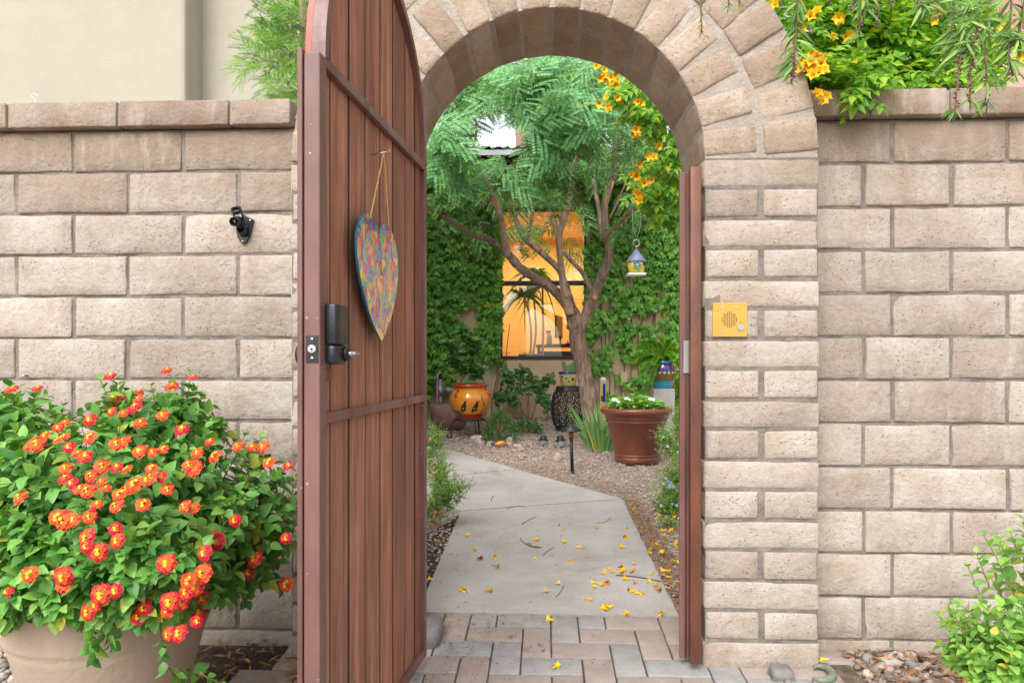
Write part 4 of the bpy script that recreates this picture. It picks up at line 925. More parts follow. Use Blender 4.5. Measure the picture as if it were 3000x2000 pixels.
# ------------------------------------------------------------------ lantana in its pot
PC = U(326, 1500, 1.98); gp = gz(PC.y); PO = thing('flower_pot', 'big weathered beige plant pot under the lantana, with moulded bands below its rim', 'plant pot', (PC.x, PC.y, gp))
prof = [(.0, .0), (.155, 0), (.165, .01), (.240, .31), (.246, .325), (.245, .332), (.254, .342), (.256, .35), (.264, .425), (.270, .435), (.270, .448), (.260, .455), (.25, .45), (.24, .40), (0, .39)]
V, Fs = lathe([(r * 1.0, z) for r, z in prof], 56); obj('pot', [(PC.x + x, PC.y + y, gp + z) for x, y, z in V], Fs, M['pot'], PO)
V, Fs = lathe([(.25, .43), (0, .437)], 32); obj('soil', [(PC.x + x, PC.y + y, gp + z) for x, y, z in V], Fs, M['dirt'], PO)
LT = thing('lantana_bush', 'lantana bush in the beige pot, covered in red and orange flower heads', 'bush', (PC.x, PC.y, gp + .39))
Ms = []; stm = MB(); tips = []
def ell(px, py, Y, rx, rz, ry): c = U(px, py, Y); s = ppm(Y); return c, Vector((rx / s, ry, rz / s))
EL = [(ell(300, 1430, 2.00, 430, 240, .34), 270), (ell(40, 1330, 2.05, 210, 230, .28), 80), (ell(640, 1480, 2.12, 250, 190, .26), 100), (ell(720, 1600, 2.26, 160, 190, .22), 60), (ell(470, 1290, 2.12, 210, 170, .22), 60), (ell(60, 1220, 2.2, 120, 90, .16), 34), (ell(380, 1270, 2.15, 80, 90, .12), 16), (ell(560, 1240, 2.25, 130, 70, .10), 16), (ell(80, 1640, 1.8, 120, 120, .18), 36), (ell(150, 1640, 1.74, 230, 150, .16), 110), (ell(420, 1640, 1.74, 220, 150, .16), 110), (ell(300, 1520, 1.78, 330, 130, .15), 90), (ell(590, 1700, 1.95, 110, 110, .14), 40), (ell(20, 1760, 1.72, 90, 80, .1), 16), (ell(530, 1200, 2.22, 60, 85, .08), 14), (ell(345, 1185, 2.2, 42, 60, .08), 9), (ell(230, 1730, 1.70, 270, 80, .10), 80), (ell(470, 1730, 1.74, 110, 80, .10), 30)]
for (c, rr), n in EL:
    for k in range(int(n * .86)):
        z = rnd.uniform(-.75, 1); a = rnd.uniform(0, 2 * math.pi); q = math.sqrt(1 - z * z); dv = Vector((q * math.cos(a), q * math.sin(a), z))
        if dv.y > .5: dv.y *= -1
        e = c + Vector((dv.x * rr.x, dv.y * rr.y, dv.z * rr.z)) * rnd.uniform(.72, 1.0); e.y = min(e.y, YW - .05)
        out = Vector((dv.x, dv.y * 1.2, dv.z + .15)).normalized(); L = rnd.uniform(.10, .17)
        tip, td = sprig(e - out * L, out, L, 5, .062, Ms, stm, .25, 62, .0016, .15); tips.append((tip, td))
# a few upright shoots standing clear of the mass, and trailing ones over the rim
for (x0, y0_, x1, y1, Y, n) in ((350, 1270, 330, 1110, 2.2, 6), (430, 1280, 360, 1150, 2.15, 6), (480, 1280, 500, 1110, 2.25, 7), (520, 1290, 555, 1100, 2.25, 7), (500, 1300, 560, 1150, 2.2, 6), (450, 1330, 410, 1180, 2.15, 6), (560, 1300, 640, 1260, 2.2, 5), (100, 1300, 110, 1150, 2.25, 6), (150, 1300, 160, 1190, 2.2, 5), (40, 1290, 20, 1160, 2.2, 5), (640, 1400, 700, 1270, 2.25, 6), (700, 1400, 780, 1300, 2.3, 6)):
    a, b = U(x0, y0_, Y), U(x1, y1, Y)
    for q in range(2):
        j = rv(.012); tip, td = sprig(a + j, b - a, (b - a).length, n + 1, .050, Ms, stm, .05, 60, .002, .2); tips.append((tip, td))
for (x0, y0_, x1, y1, Y, n) in ((280, 1800, 265, 1880, 1.66, 4), (300, 1830, 330, 1900, 1.66, 4), (290, 1850, 270, 1930, 1.66, 4), (470, 1830, 470, 1960, 1.70, 6), (500, 1950, 650, 1985, 1.75, 7), (480, 1940, 540, 2000, 1.72, 5)):
    a, b = U(x0, y0_, Y), U(x1, y1, Y); tip, td = sprig(a, b - a, (b - a).length, n, .042, Ms, stm, .3, 60, .0016, .25)
V_, F_ = tube([Vector((PC.x + .02, PC.y, gp + .38)), U(420, 1450, 2.05), U(480, 1300, 2.2)], [.012, .008, .004], 7); obj('stem', V_, F_, M['stem'], LT)
for k in range(9):
    a = k * .7; e = c_ = LT.location + Vector((.25 * math.cos(a), .16 * math.sin(a), .25 + .05 * math.sin(k * 3))); V_, F_ = tube([LT.location + Vector((.03 * math.cos(a), .03 * math.sin(a), -.01)), LT.location.lerp(e, .5) + Vector((0, 0, .06)), e], [.009, .006, .003], 6); obj('stem', V_, F_, M['stem'], LT)
Ms = [m for m in Ms if m.translation.z > gz(m.translation.y) + .03]
stm.obj('twigs', M['stem'], LT, kind='stuff'); leaves(LT, 'leaf', OVATE, Ms, M['leaf_lan'], 290, True)
# flower heads at measured places (photo px, kind)
FH = [(38, 1145, 0), (112, 1142, 0), (325, 1107, 0), (490, 1090, 0), (505, 1137, 0), (565, 1108, 0), (408, 1150, 0), (335, 1170, 0), (355, 1165, 0), (410, 1172, 1), (400, 1197, 0), (330, 1208, 0), (363, 1213, 1), (478, 1220, 1), (268, 1232, 0), (412, 1242, 1), (172, 1255, 0), (192, 1242, 1), (135, 1278, 2), (172, 1290, 2), (190, 1284, 2), (85, 1312, 1), (108, 1305, 1), (268, 1285, 2), (342, 1303, 1), (368, 1297, 1), (535, 1263, 0), (412, 1325, 1), (448, 1328, 1), (480, 1318, 2), (617, 1297, 0), (700, 1310, 1), (740, 1314, 1), (775, 1312, 1), (230, 1330, 1), (252, 1342, 0), (205, 1312, 0), (195, 1375, 1), (195, 1405, 0), (215, 1418, 0), (300, 1370, 1), (272, 1395, 1), (300, 1412, 1), (345, 1372, 0), (375, 1378, 2), (445, 1375, 2), (450, 1400, 1), (478, 1398, 0), (430, 1410, 1), (580, 1330, 1), (555, 1365, 1), (572, 1375, 1), (635, 1340, 2), (845, 1368, 0), (790, 1357, 2), (65, 1460, 1), (235, 1435, 1), (262, 1438, 1), (310, 1432, 1), (350, 1450, 2), (372, 1440, 2), (395, 1423, 2), (490, 1435, 1), (420, 1480, 2), (345, 1485, 1), (285, 1480, 1), (545, 1485, 1), (570, 1490, 1), (170, 1515, 2), (195, 1525, 1), (222, 1525, 1), (265, 1515, 1), (262, 1575, 0), (258, 1600, 0), (290, 1618, 0), (340, 1550, 0), (348, 1585, 0), (690, 1525, 0), (620, 1565, 0), (640, 1585, 0), (605, 1620, 0), (838, 1577, 0), (728, 1680, 0), (92, 1682, 2), (190, 1685, 0), (195, 1710, 1), (28, 1737, 0), (340, 1730, 0), (300, 1740, 0), (265, 1790, 0), (288, 1768, 0), (408, 1805, 0), (427, 1780, 0), (555, 1700, 2), (575, 1715, 0), (550, 1735, 0), (592, 1748, 0), (500, 1762, 0), (535, 1765, 0), (497, 1785, 2), (585, 1795, 0), (575, 1820, 0), (500, 1855, 0), (530, 1855, 0), (750, 1640, 0), (490, 1652, 0), (600, 1680, 1), (842, 1710, 2)]
def front_y(px, py):
    best = 9
    for (c, rr), n in EL:
        cy = c.y; s = ppm(cy); dx = (U(px, py, cy).x - c.x) / rr.x; dz = (U(px, py, cy).z - c.z) / rr.z; q = 1 - dx * dx - dz * dz
        if q > 0: best = min(best, cy - rr.y * math.sqrt(q))
    return best if best < 9 else (1.68 if py > 1650 else 2.18)
for (px, py, k) in FH:
    Y = front_y(px, py) - .028; p = U(px, py, Y); up = Vector((rnd.uniform(-.3, .3), -1.0, .9 if py < 1500 else .45)) + rv(.15)
    if py < 1160: up = Vector((0, -.5, 1))
    m = TRS(p, up.orthogonal(), up, rnd.uniform(.72, 1.12)); m = m @ Matrix.Scale(rnd.uniform(.8, 1.05) if py < 1500 else 1.08, 4); inst('flower_head', LH[k][rnd.randrange(2)], m, LT)

# ------------------------------------------------------------------ shrub in the right foreground
RC = U(3080, 1900, 2.0); RS = thing('leafy_shrub', 'bright green leafy shrub rising at the bottom right corner', 'shrub', (RC.x, RC.y, gz(RC.y)))
Ms = []; stm = MB()
for (c, rr), n in [(ell(3030, 1880, 1.95, 250, 260, .22), 120), (ell(2900, 1960, 1.9, 120, 150, .16), 48), (ell(3040, 1650, 2.05, 110, 130, .16), 34), (ell(2830, 1860, 1.95, 70, 60, .08), 12)]:
    for k in range(n):
        z = rnd.uniform(-.8, 1); a = rnd.uniform(0, 2 * math.pi); q = math.sqrt(1 - z * z); dv = Vector((q * math.cos(a), q * math.sin(a), z))
        if dv.y > .3: dv.y *= -1
        e = c + Vector((dv.x * rr.x, dv.y * rr.y, dv.z * rr.z)) * rnd.uniform(.6, 1); out = Vector((dv.x, dv.y, dv.z * .6 + .6)).normalized(); L = rnd.uniform(.10, .16)
        sprig(e - out * L, out, L, 5, .045, Ms, stm, .1, 60, .0014, .15)
for (x0, y0_, x1, y1) in ((2830, 1880, 2745, 1800), (2900, 1800, 2840, 1660), (2960, 1720, 2890, 1570), (2990, 1640, 2960, 1560), (3010, 1600, 2990, 1500), (2850, 1960, 2790, 1930), (2900, 1720, 2860, 1620), (2960, 1640, 2930, 1590), (2820, 1850, 2790, 1790)):
    a, b = U(x0, y0_, 1.93), U(x1, y1, 1.93); sprig(a, b - a, (b - a).length, 5, .040, Ms, stm, .02, 60, .0018, .1)
for k in range(7): e = RC + Vector((rnd.uniform(-.2, .15), rnd.uniform(-.12, .1), rnd.uniform(.0, .25))); V_, F_ = tube([RS.location, RS.location.lerp(e, .5) + rv(.02), e], [.008, .006, .003], 6); obj('stem', V_, F_, M['stem'], RS)
Ms = [m for m in Ms if m.translation.z > gz(m.translation.y) + .02]
stm.obj('twigs', M['stem'], RS, kind='stuff'); leaves(RS, 'leaf', OVATE, Ms, M['leaf_shrub'], 260, True)

# ------------------------------------------------------------------ trumpet bush over the right wall
def flowers(parent, L, Y, s, per=4, spread=14, mats=TRUMP, name='flower'):
    for (px, py, n) in L:
        for k in range(n):
            p = U(px + rnd.gauss(0, spread * .6), py + rnd.gauss(0, spread * .6), Y + rnd.uniform(-.05, .05)); d = Vector((rnd.uniform(-.8, .8), -1, rnd.uniform(-.7, .5))); inst(name, mats, TRS(p - d.normalized() * s * .7, d, (0, 0, 1), s * rnd.uniform(.85, 1.1)), parent)
TB = thing('trumpet_bush', 'bright green bush with yellow trumpet flowers spilling over the right wall', 'bush', (U(2600, 300, 3.2).x, 3.25, gz(3.25)))
Ms = []; stm = MB()
for (px, py, Y, rx, ry_, n) in ((2340, 120, 3.0, 90, 150, 260), (2420, 210, 2.85, 100, 70, 240), (2520, 100, 3.1, 130, 130, 330), (2640, 150, 3.2, 130, 120, 330), (2760, 120, 3.2, 130, 130, 260), (2480, 260, 2.66, 60, 28, 60), (2620, 235, 3.0, 160, 40, 190), (2800, 235, 3.0, 130, 40, 130), (2900, 180, 3.2, 60, 70, 36), (2400, 0, 3.1, 160, 60, 160), (2650, 20, 3.2, 200, 60, 200)):
    for k in range(int(n * .62)):
        a = rnd.uniform(0, 6.3); q = math.sqrt(rnd.random()); p = U(px + q * rx * math.cos(a), py + q * ry_ * math.sin(a), Y + rnd.uniform(-.25, .25) * (.3 if Y < 2.7 else 1))
        if p.y < YW + .2 and p.z < 2.0 and not (Y < 2.7): p.z = 2.0 + rnd.random() * .05
        if Y < 2.7: p.y = 2.60 + rnd.uniform(-.03, .02)
        d = Vector((rnd.gauss(0, .8), rnd.gauss(-.35, .6), rnd.gauss(.05, .5))); Ms.append(TRS(p, d, (rnd.gauss(0, .3), -.5, 1), rnd.uniform(.085, .125)))
leaves(TB, 'leaf', PINN, Ms, M['leaf_tec'], 200)
for (L) in (((2480, 120), (2420, 190), (2500, 60)), ((2420, 300), (2425, 120), (2480, 40), (2520, -20)), ((2600, 320), (2620, 180), (2680, 60)), ((2600, 190), (2650, 125), (2720, 130), (2790, 90)), ((2750, 300), (2760, 160), (2720, 20)), ((2900, 260), (2940, 225), (2985, 215), (3010, 240))):
    pts = [U(x, y, 3.12) for x, y in L]; V_, F_ = tube(smoothline(pts, [.009] * len(pts), 4)[0], .006, 6); obj('branch', V_, F_, M['bark_smooth'], TB)
for k in range(5): x = U(2350 + k * 130, 0, 3.2).x; V_, F_ = tube([(x, 3.25, gz(3.25)), (x + rnd.uniform(-.1, .1), 3.2, 1.2), (x + rnd.uniform(-.1, .1), 3.15, 2.2)], [.02, .016, .008], 7); obj('stem', V_, F_, M['bark_smooth'], TB)
flowers(TB, [(2385, 170, 8), (2352, 192, 6), (2390, 212, 7), (2405, 190, 4)], 2.47, .036, name='trumpet_flower'); flowers(TB, [(2412, 287, 3), (2392, 275, 1)], 2.52, .034, spread=8, name='trumpet_flower')
flowers(TB, [(2272, 14, 2), (2380, 45, 3), (2360, 73, 2), (2452, 60, 4), (2490, 105, 4), (2940, 85, 5), (2980, 165, 2), (2730, 65, 1), (2445, 105, 1)], 2.78, .036, spread=11, name='trumpet_flower')

# ------------------------------------------------------------------ weeping bottlebrush hanging in from the top right
BB = thing('bottlebrush_tree', 'weeping bottlebrush twigs with brown seed capsules and narrow leaves hanging at the top right', 'tree', (3.3, 3.4, gz(3.4)))
V_, F_ = tube([(3.3, 3.4, gz(3.4)), (3.25, 3.35, 1.4), (3.0, 3.1, 2.6), (2.2, 2.7, 3.2), (1.2, 2.4, 3.3), (.5, 2.3, 3.1)], [.09, .08, .07, .05, .03, .015], 10); obj('trunk', V_, F_, M['bark'], BB)
Ms = []; pods = MB()
def capsules(P, r=.0075):
    L = 0
    for a, b in zip(P[:-1], P[1:]):
        d = (b - a); n = max(int(d.length / .006), 1)
        for k in range(n):
            an = rnd.uniform(0, 6.3); c = a + d * (k / n) + (RT * math.cos(an) + FW * math.sin(an)) * r * .8
            V_ = [(c.x + v[0] * .0052, c.y + v[1] * .0052, c.z + v[2] * .0046) for v in OV]; pods.add(V_, [tuple(f) for f in OF])
def strand(L, Y, pods_from=None, pods_to=None, tuft=8, leaf=.05, fol=(0, 0), fl=.072):
    pts = [U(x, y, Y) for x, y in L]; P, _ = smoothline(pts, [1] * len(pts), 6); ex = Vector((P[0].x + .04, 2.38, 3.24)); V_, F_ = tube([ex, ex.lerp(P[0], .55) + Vector((.02, -.05, .1))] + P, .0022, 5); obj('twig', V_, F_, M['twig'], BB)
    n = len(P)
    if pods_from is not None: capsules(P[int(n * pods_from):int(n * pods_to) + 1])
    for k in range(tuft):
        a = rnd.uniform(0, 6.3); d = Vector((math.cos(a) * .8, math.sin(a) * .5, -rnd.uniform(.2, 1.3))); Ms.append(TRS(P[-1] + Vector((0, 0, rnd.uniform(0, .015))), d, (0, -1, .3), leaf * .82 * rnd.uniform(.7, 1.1), sx=1.0))
    i0_, i1_ = int(n * fol[0]), int(n * fol[1])
    for i in range(i0_, i1_):
        for q in range(3):
            a = rnd.uniform(0, 6.3); d = Vector((math.cos(a), math.sin(a) * .6, rnd.uniform(-1.3, .1))); Ms.append(TRS(P[i], d, (0, -1, .3), fl * rnd.uniform(.6, 1.15), sx=.95))
strand([(2340, -60), (2334, 40), (2330, 150), (2325, 200), (2318, 250)], 2.05, .72, 1, 6, .03, (.1, .75))
strand([(2328, 150), (2322, 200), (2318, 235)], 2.05, 0, .95, 7, .035)
strand([(2535, -60), (2530, 0), (2520, 60), (2516, 100)], 2.1, .4, .95, 8, .045, (0, .5))
strand([(2575, -60), (2572, 0), (2570, 85)], 2.15, .3, 1, 0); strand([(2605, -60), (2610, 30)], 2.15, .2, 1, 0); strand([(2750, -50), (2755, 60)], 2.1, .2, 1, 0); strand([(2690, -60), (2688, 40)], 2.1, .5, .9, 7, .05)
strand([(2500, -60), (2495, 35)], 2.2, .3, 1, 0); strand([(2295, -50), (2292, 30)], 2.2, .3, 1, 3, .03); strand([(2425, -50), (2428, 18)], 2.1, .3, 1, 0)
strand([(2800, -40), (2792, 60), (2780, 110), (2772, 185)], 2.0, .55, 1, 5, .07, (.2, .9))
strand([(2850, -40), (2830, 60), (2812, 180), (2797, 330)], 1.95, .58, .98, 10, .05, (.15, .6))
strand([(2880, -40), (2862, 90), (2845, 170), (2842, 300)], 1.95, .72, 1, 4, .07, (.2, .75))
strand([(2905, -40), (2885, 100), (2890, 220), (2891, 310)], 1.95, .68, .98, 10, .05, (.25, .75))
strand([(2965, -40), (2960, 60), (2955, 160), (2968, 225)], 1.95, .8, 1, 2, .05, (.1, .85)); strand([(3010, -40), (2990, 60), (2985, 120)], 1.95, None, None, 8, .08, (.1, 1))
strand([(2760, -60), (2740, 0), (2700, 20)], 2.0, None, None, 10, .06, (.0, 1))
strand([(2052, -60), (2054, 30), (2056, 95)], 1.9, None, None, 5, .02, (.2, 1), .02); strand([(2135, -40), (2135, 20)], 1.9, None, None, 7, .026, (.6, 1), .02); strand([(2168, -40), (2166, 10)], 1.9, None, None, 6, .024)
pods.obj('seed_capsules', M['pod'], BB, kind='stuff'); leaves(BB, 'leaf', LANCE, Ms, M['leaf_bb'], 280)
# ------------------------------------------------------------------ courtyard tree
TR = thing('feathery_tree', 'multi-stemmed tree with feathery leaves in the middle of the courtyard', 'tree', G(1740, 1292))
ty = TR.location.y
def limb(name, L, rad, mat, k=6, n=12, rough=.14):
    pts = [U(x, y, ty + dy) for x, y, dy in L]; P, r = smoothline(pts, rad, k); V_, F_ = tube(P, r, n, True, rough); return obj(name, V_, F_, mat, TR)
limb('trunk', [(1740, 1290, 0), (1732, 1215, 0), (1718, 1120, 0), (1700, 1040, 0), (1690, 980, 0), (1680, 925, 0), (1668, 885, 0)], [.105, .088, .078, .074, .078, .070, .045], M['bark'], 8, 20, .22)
def plimb(a, *b, **k): return limb(a, *b, **k)
limb('limb', [(1678, 935, 0), (1665, 900, -.03), (1622, 850, -.1), (1567, 813, -.2), (1526, 786, -.3), (1485, 741, -.4)], [.055, .052, .045, .042, .043, .036], M['bark'], 6, 14, .2)
limb('limb', [(1490, 750, -.38), (1471, 734, -.4), (1437, 703, -.5), (1385, 690, -.6), (1333, 655, -.7), (1275, 621, -.8), (1230, 590, -.9)], [.030, .030, .027, .024, .021, .018, .015], M['bark'], 6, 10, .12)
limb('limb', [(1487, 750, -.4), (1478, 700, -.45), (1471, 655, -.5), (1454, 600, -.6), (1437, 563, -.7), (1412, 500, -.8), (1375, 460, -.9), (1360, 400, -1)], [.036, .034, .032, .029, .025, .022, .020, .016], M['bark_smooth'], 6, 12, .06)
limb('limb', [(1670, 920, -.08), (1655, 862, -.12), (1647, 807, -.15), (1640, 738, -.2), (1640, 679, -.25), (1662, 612, -.3), (1672, 560, -.35), (1682, 490, -.4), (1697, 412, -.5), (1712, 350, -.6)], [.045, .042, .034, .033, .033, .034, .028, .027, .026, .022], M['bark_smooth'], 6, 12, .06)
limb('limb', [(1688, 990, 0), (1705, 950, -.03), (1726, 900, -.05), (1747, 848, -.05), (1771, 793, -.1), (1784, 738, -.1), (1778, 690, -.1)], [.062, .055, .050, .048, .048, .044, .044], M['bark'], 6, 14, .2)
limb('limb', [(1779, 700, -.1), (1772, 652, -.1), (1772, 600, -.12), (1778, 563, -.15), (1796, 487, -.2), (1803, 425, -.25), (1795, 363, -.3), (1800, 300, -.3)], [.042, .036, .032, .030, .026, .026, .018, .014], M['bark_smooth'], 6, 12, .06)
limb('limb', [(1800, 440, -.25), (1818, 405, -.2), (1838, 370, -.2), (1867, 336, -.2), (1890, 290, -.2)], [.022, .021, .020, .018, .014], M['bark_smooth'], 5, 10, .05)
limb('limb', [(1776, 600, -.1), (1800, 520, 0), (1825, 460, .1), (1850, 410, .2)], [.018, .016, .014, .012], M['bark_smooth'], 5, 8, .05)
limb('limb', [(1776, 705, -.1), (1790, 682, -.3), (1822, 645, -.7), (1860, 610, -1.1), (1885, 585, -1.3)], [.036, .028, .025, .021, .014], M['bark_smooth'], 5, 10, .05)
limb('limb', [(1785, 640, -.1), (1810, 590, -.1), (1835, 530, -.1)], [.012, .010, .008], M['bark_smooth'], 5, 8, .05)
limb('limb', [(1735, 860, .1), (1709, 803, .25), (1667, 755, .4), (1636, 715, .5), (1620, 640, .5)], [.026, .024, .024, .022, .016], M['bark'], 5, 10, .12)
limb('limb', [(1672, 880, .1), (1640, 795, .3), (1592, 745, .5), (1545, 705, .6), (1525, 680, .7), (1505, 620, .8)], [.036, .034, .034, .036, .03, .022], M['bark'], 5, 10, .15)
limb('limb', [(1760, 690, .3), (1755, 620, .35), (1745, 560, .4), (1735, 480, .5), (1720, 430, .6)], [.022, .024, .026, .024, .02], M['bark'], 5, 10, .1)
limb('limb', [(1545, 710, .5), (1560, 620, .3), (1568, 540, .2), (1575, 470, .1)], [.020, .020, .018, .014], M['bark_smooth'], 5, 8, .05)
limb('limb', [(1440, 560, -.7), (1400, 520, -.6), (1340, 580, -.4), (1300, 610, -.4)], [.010, .009, .008, .006], M['bark_smooth'], 5, 7, .05)
limb('limb', [(1425, 600, .5), (1370, 560, .4), (1320, 540, .3), (1280, 500, .2)], [.022, .02, .017, .012], M['bark'], 5, 8, .1)
for (x, y, dy, r) in ((1661, 861, -.165, .030), (1743, 871, -.115, .022), (1443, 592, -.66, .020), (1664, 607, -.345, .026), (1516, 783, -.345, .018)):
    p = U(x, y, ty + dy); d = Vector((rnd.uniform(-.3, .3), -1, .1)); V_, F_ = lathe([(0, .016), (r * .7, .014), (r, .022), (r * 1.25, .006), (r * 1.3, -.03)], 14); mt = Vector((0, 0, 1)).rotation_difference(d)
    obj('pruning_scar', [p + mt @ Vector(v) for v in V_], F_, M['cut'], TR)
CL = [(1640, 220, 5.5, 160, 60, 80), (1560, 290, 5.3, 110, 90, 70), (1690, 300, 5.5, 100, 80, 60), (1660, 390, 5.5, 100, 60, 55), (1590, 390, 5.6, 70, 50, 26), (1440, 240, 6.0, 90, 45, 46), (1360, 300, 6.0, 60, 40, 30), (1460, 280, 7.2, 110, 30, 16),
      (1310, 400, 5.4, 55, 50, 42), (1350, 480, 5.4, 70, 60, 46), (1300, 470, 6.2, 50, 90, 36), (1450, 500, 5.6, 60, 45, 40), (1420, 560, 5.8, 60, 45, 32), (1290, 590, 6.4, 50, 70, 26), (1470, 590, 6.0, 45, 50, 22), (1400, 650, 6.6, 60, 40, 16), (1320, 670, 6.6, 50, 30, 12), (1500, 660, 6.2, 40, 40, 16),
      (1590, 500, 6.0, 60, 40, 30), (1600, 580, 6.0, 60, 40, 28), (1610, 650, 6.2, 60, 35, 22), (1700, 640, 6.3, 45, 45, 16), (1720, 530, 6.3, 50, 50, 24), (1640, 720, 6.6, 60, 24, 14), (1700, 740, 6.7, 40, 30, 8), (1680, 470, 6.4, 70, 40, 26), (1530, 560, 6.6, 50, 60, 26),
      (1790, 270, 6.2, 60, 60, 34), (1850, 400, 6.6, 60, 70, 40), (1770, 380, 7.0, 60, 60, 34), (1830, 520, 6.8, 60, 60, 32), (1880, 640, 6.8, 60, 50, 18), (1760, 470, 6.8, 40, 50, 20), (1810, 690, 7.0, 40, 30, 6), (1900, 520, 7.0, 60, 80, 30), (1680, 300, 7.6, 220, 90, 60), (1780, 440, 7.8, 150, 60, 60), (1520, 500, 7.6, 220, 50, 70), (1620, 160, 6.2, 200, 30, 40)]
LB = [[(1454, 600), (1437, 563), (1412, 500), (1375, 460)], [(1640, 700), (1662, 612), (1672, 560), (1682, 490), (1697, 412), (1706, 370)], [(1778, 690), (1772, 600), (1778, 563), (1796, 487), (1803, 425), (1797, 363)], [(1803, 425), (1838, 370), (1867, 336)], [(1790, 682), (1860, 610)], [(1485, 741), (1471, 655), (1454, 600)], [(1471, 734), (1385, 690), (1275, 621)], [(1568, 813), (1485, 741)]]
def near_limb(x, y, tol):
    for L in LB:
        for (a, b), (c, d) in zip(L[:-1], L[1:]):
            t = max(0, min(1, ((x - a) * (c - a) + (y - b) * (d - b)) / ((c - a) ** 2 + (d - b) ** 2)))
            if math.hypot(x - a - t * (c - a), y - b - t * (d - b)) < tol: return True
    return False
def proj(p): q = p - CAM; d = q.dot(FW); return 1500 + q.dot(RT) / d * F_PX, HOR - q.z / d * F_PX
def hole(p): x, y = proj(p); return ((x - 1470) / 82) ** 2 + ((y - 393) / 50) ** 2 < 1
Ms = []; Mm = []
for (px, py, Y, rx, ry_, n) in CL:
    for k in range(int(n * (.56 if Y < 7 and py < 480 else .18))):
        for q in range(9):
            a = rnd.uniform(0, 6.3); s = math.sqrt(rnd.random()); x, y = px + s * rx * math.cos(a), py + s * ry_ * math.sin(a)
            if ((x - 1470) / 95) ** 2 + ((y - 393) / 58) ** 2 > 1: break
        else: continue
        if y > 430 and 1480 < x < 1900 and rnd.random() < .5: Y_ = 8.1
        else: Y_ = Y
        if y > 375 and near_limb(x, y - 10, 34) and rnd.random() < .95: Y_ = 8.3
        p = U(x, y, Y_ + rnd.uniform(-.3, .3)); d = Vector((rnd.gauss(0, .8), rnd.gauss(-.3, .35), rnd.uniform(-1.0, .3)))
        if hole(p) or hole(p + d.normalized() * .12) or hole(p + d.normalized() * .22): continue
        (Mm if (Y_ < 5.7 and rnd.random() < .8) else Ms).append(TRS(p - d.normalized() * .1, d, (rnd.gauss(0, .35), -1.0, .6), rnd.uniform(.25, .36)))
leaves(TR, 'feathery_leaf', FERN[1], Mm, M['leaf_mint'], 150)
h = len(Ms) // 2; rnd.shuffle(Ms); leaves(TR, 'feathery_leaf', FERN[0], Ms[:h], M['leaf_fern'], 75); leaves(TR, 'feathery_leaf', FERN[1], Ms[h:], M['leaf_fern'], 70)
tw = MB()
for m in Ms[::2]:
    p = m.translation; e = p + Vector((rnd.uniform(-.15, .15), rnd.uniform(.05, .25), rnd.uniform(-.12, .12))); tw.tube([p, e], .0025, 4, cap=False)
tw.obj('twigs', M['bark_smooth'], TR, kind='stuff')

# same kind of tree showing above the left wall, beside the gate
T2 = thing('feathery_tree', 'lime green feathery foliage poking up behind the left wall next to the gate', 'tree', (U(900, 200, 3.6).x, 3.6, gz(3.6)))
bx = T2.location.x; V_, F_ = tube([(bx, 3.6, gz(3.6)), (bx - .02, 3.6, 1.2), (bx + .03, 3.55, 2.2), (bx, 3.5, 2.9)], [.05, .04, .03, .015], 9); obj('trunk', V_, F_, M['bark_smooth'], T2)
Ms = []; Mh = []
for (L) in (((900, 330), (860, 270), (800, 190), (740, 160)), ((905, 250), (870, 180), (820, 120), (760, 40)), ((905, 120), (860, 60), (800, -10), (720, -60)), ((905, 60), (880, -10), (850, -80)), ((905, 330), (890, 290), (850, 268)), ((905, 160), (890, 100), (870, 40))):
    pts = [U(x, y, 3.4 + .1 * i) for i, (x, y) in enumerate(L)]; P, _ = smoothline(pts, [1] * len(pts), 5); V_, F_ = tube(P, .003, 5); obj('branch', V_, F_, M['stem'], T2)
    for i, p in enumerate(P[1:]):
        for q in range(2 if i % 2 else 1):
            d = Vector((rnd.uniform(-1.2, .3), rnd.uniform(-.6, .3), rnd.uniform(-.5, .8))); (Mh if rnd.random() < .3 else Ms).append(TRS(p, d, (rnd.gauss(0, .3), -.8, .8), rnd.uniform(.15, .21)))
for k in range(14): d = rv(1); Ms.append(TRS(U(rnd.uniform(850, 925), rnd.uniform(-20, 290), 3.7 + rnd.uniform(-.2, .3)), d, (0, -.8, .8), .19))
leaves(T2, 'feathery_leaf', FERN[2], Ms, M['leaf_fern2'], 60); leaves(T2, 'feathery_leaf', FERN[2], Mh, M['leaf_fern'], 40)

# ------------------------------------------------------------------ creepers on the house wall
def creeper(label, x0, x1, y0_, y1, N, prob, stems, n_ind):
    t = thing('wall_creeper', label, 'creeper', U((x0 + x1) / 2, 1225, YH - .02)); Ms = []
    while len(Ms) < N:
        x, y = rnd.uniform(x0, x1), rnd.uniform(y0_, y1)
        if rnd.random() > prob(x, y): continue
        dpt = rnd.random() ** 1.5 * .14; p = U(x, y, YH - .015 - dpt); d = Vector((rnd.gauss(0, .55), -rnd.uniform(.1, .8), -1 + rnd.gauss(0, .35))); Ms.append(TRS(p, d, (rnd.gauss(0, .3), -.8, .6), rnd.uniform(.048, .09)))
    for L in stems:
        pts = [U(a, b, YH - .02) for a, b in L]; pts = smoothline(pts, [1] * len(pts), 4)[0]; pts = [p + Vector((.006 * math.sin(i * 1.7), 0, 0)) for i, p in enumerate(pts)]; V_, F_ = tube(pts, .005, 5); obj('stem', V_, F_, M['twig'], t)
    leaves(t, 'leaf', PALM, Ms, M['leaf_ivy'], n_ind); return t
def cl(v): return max(0.0, min(1.0, v))
def nzz(x, y, s=60): return noise.noise(Vector((x / s, y / s, 3.3)))
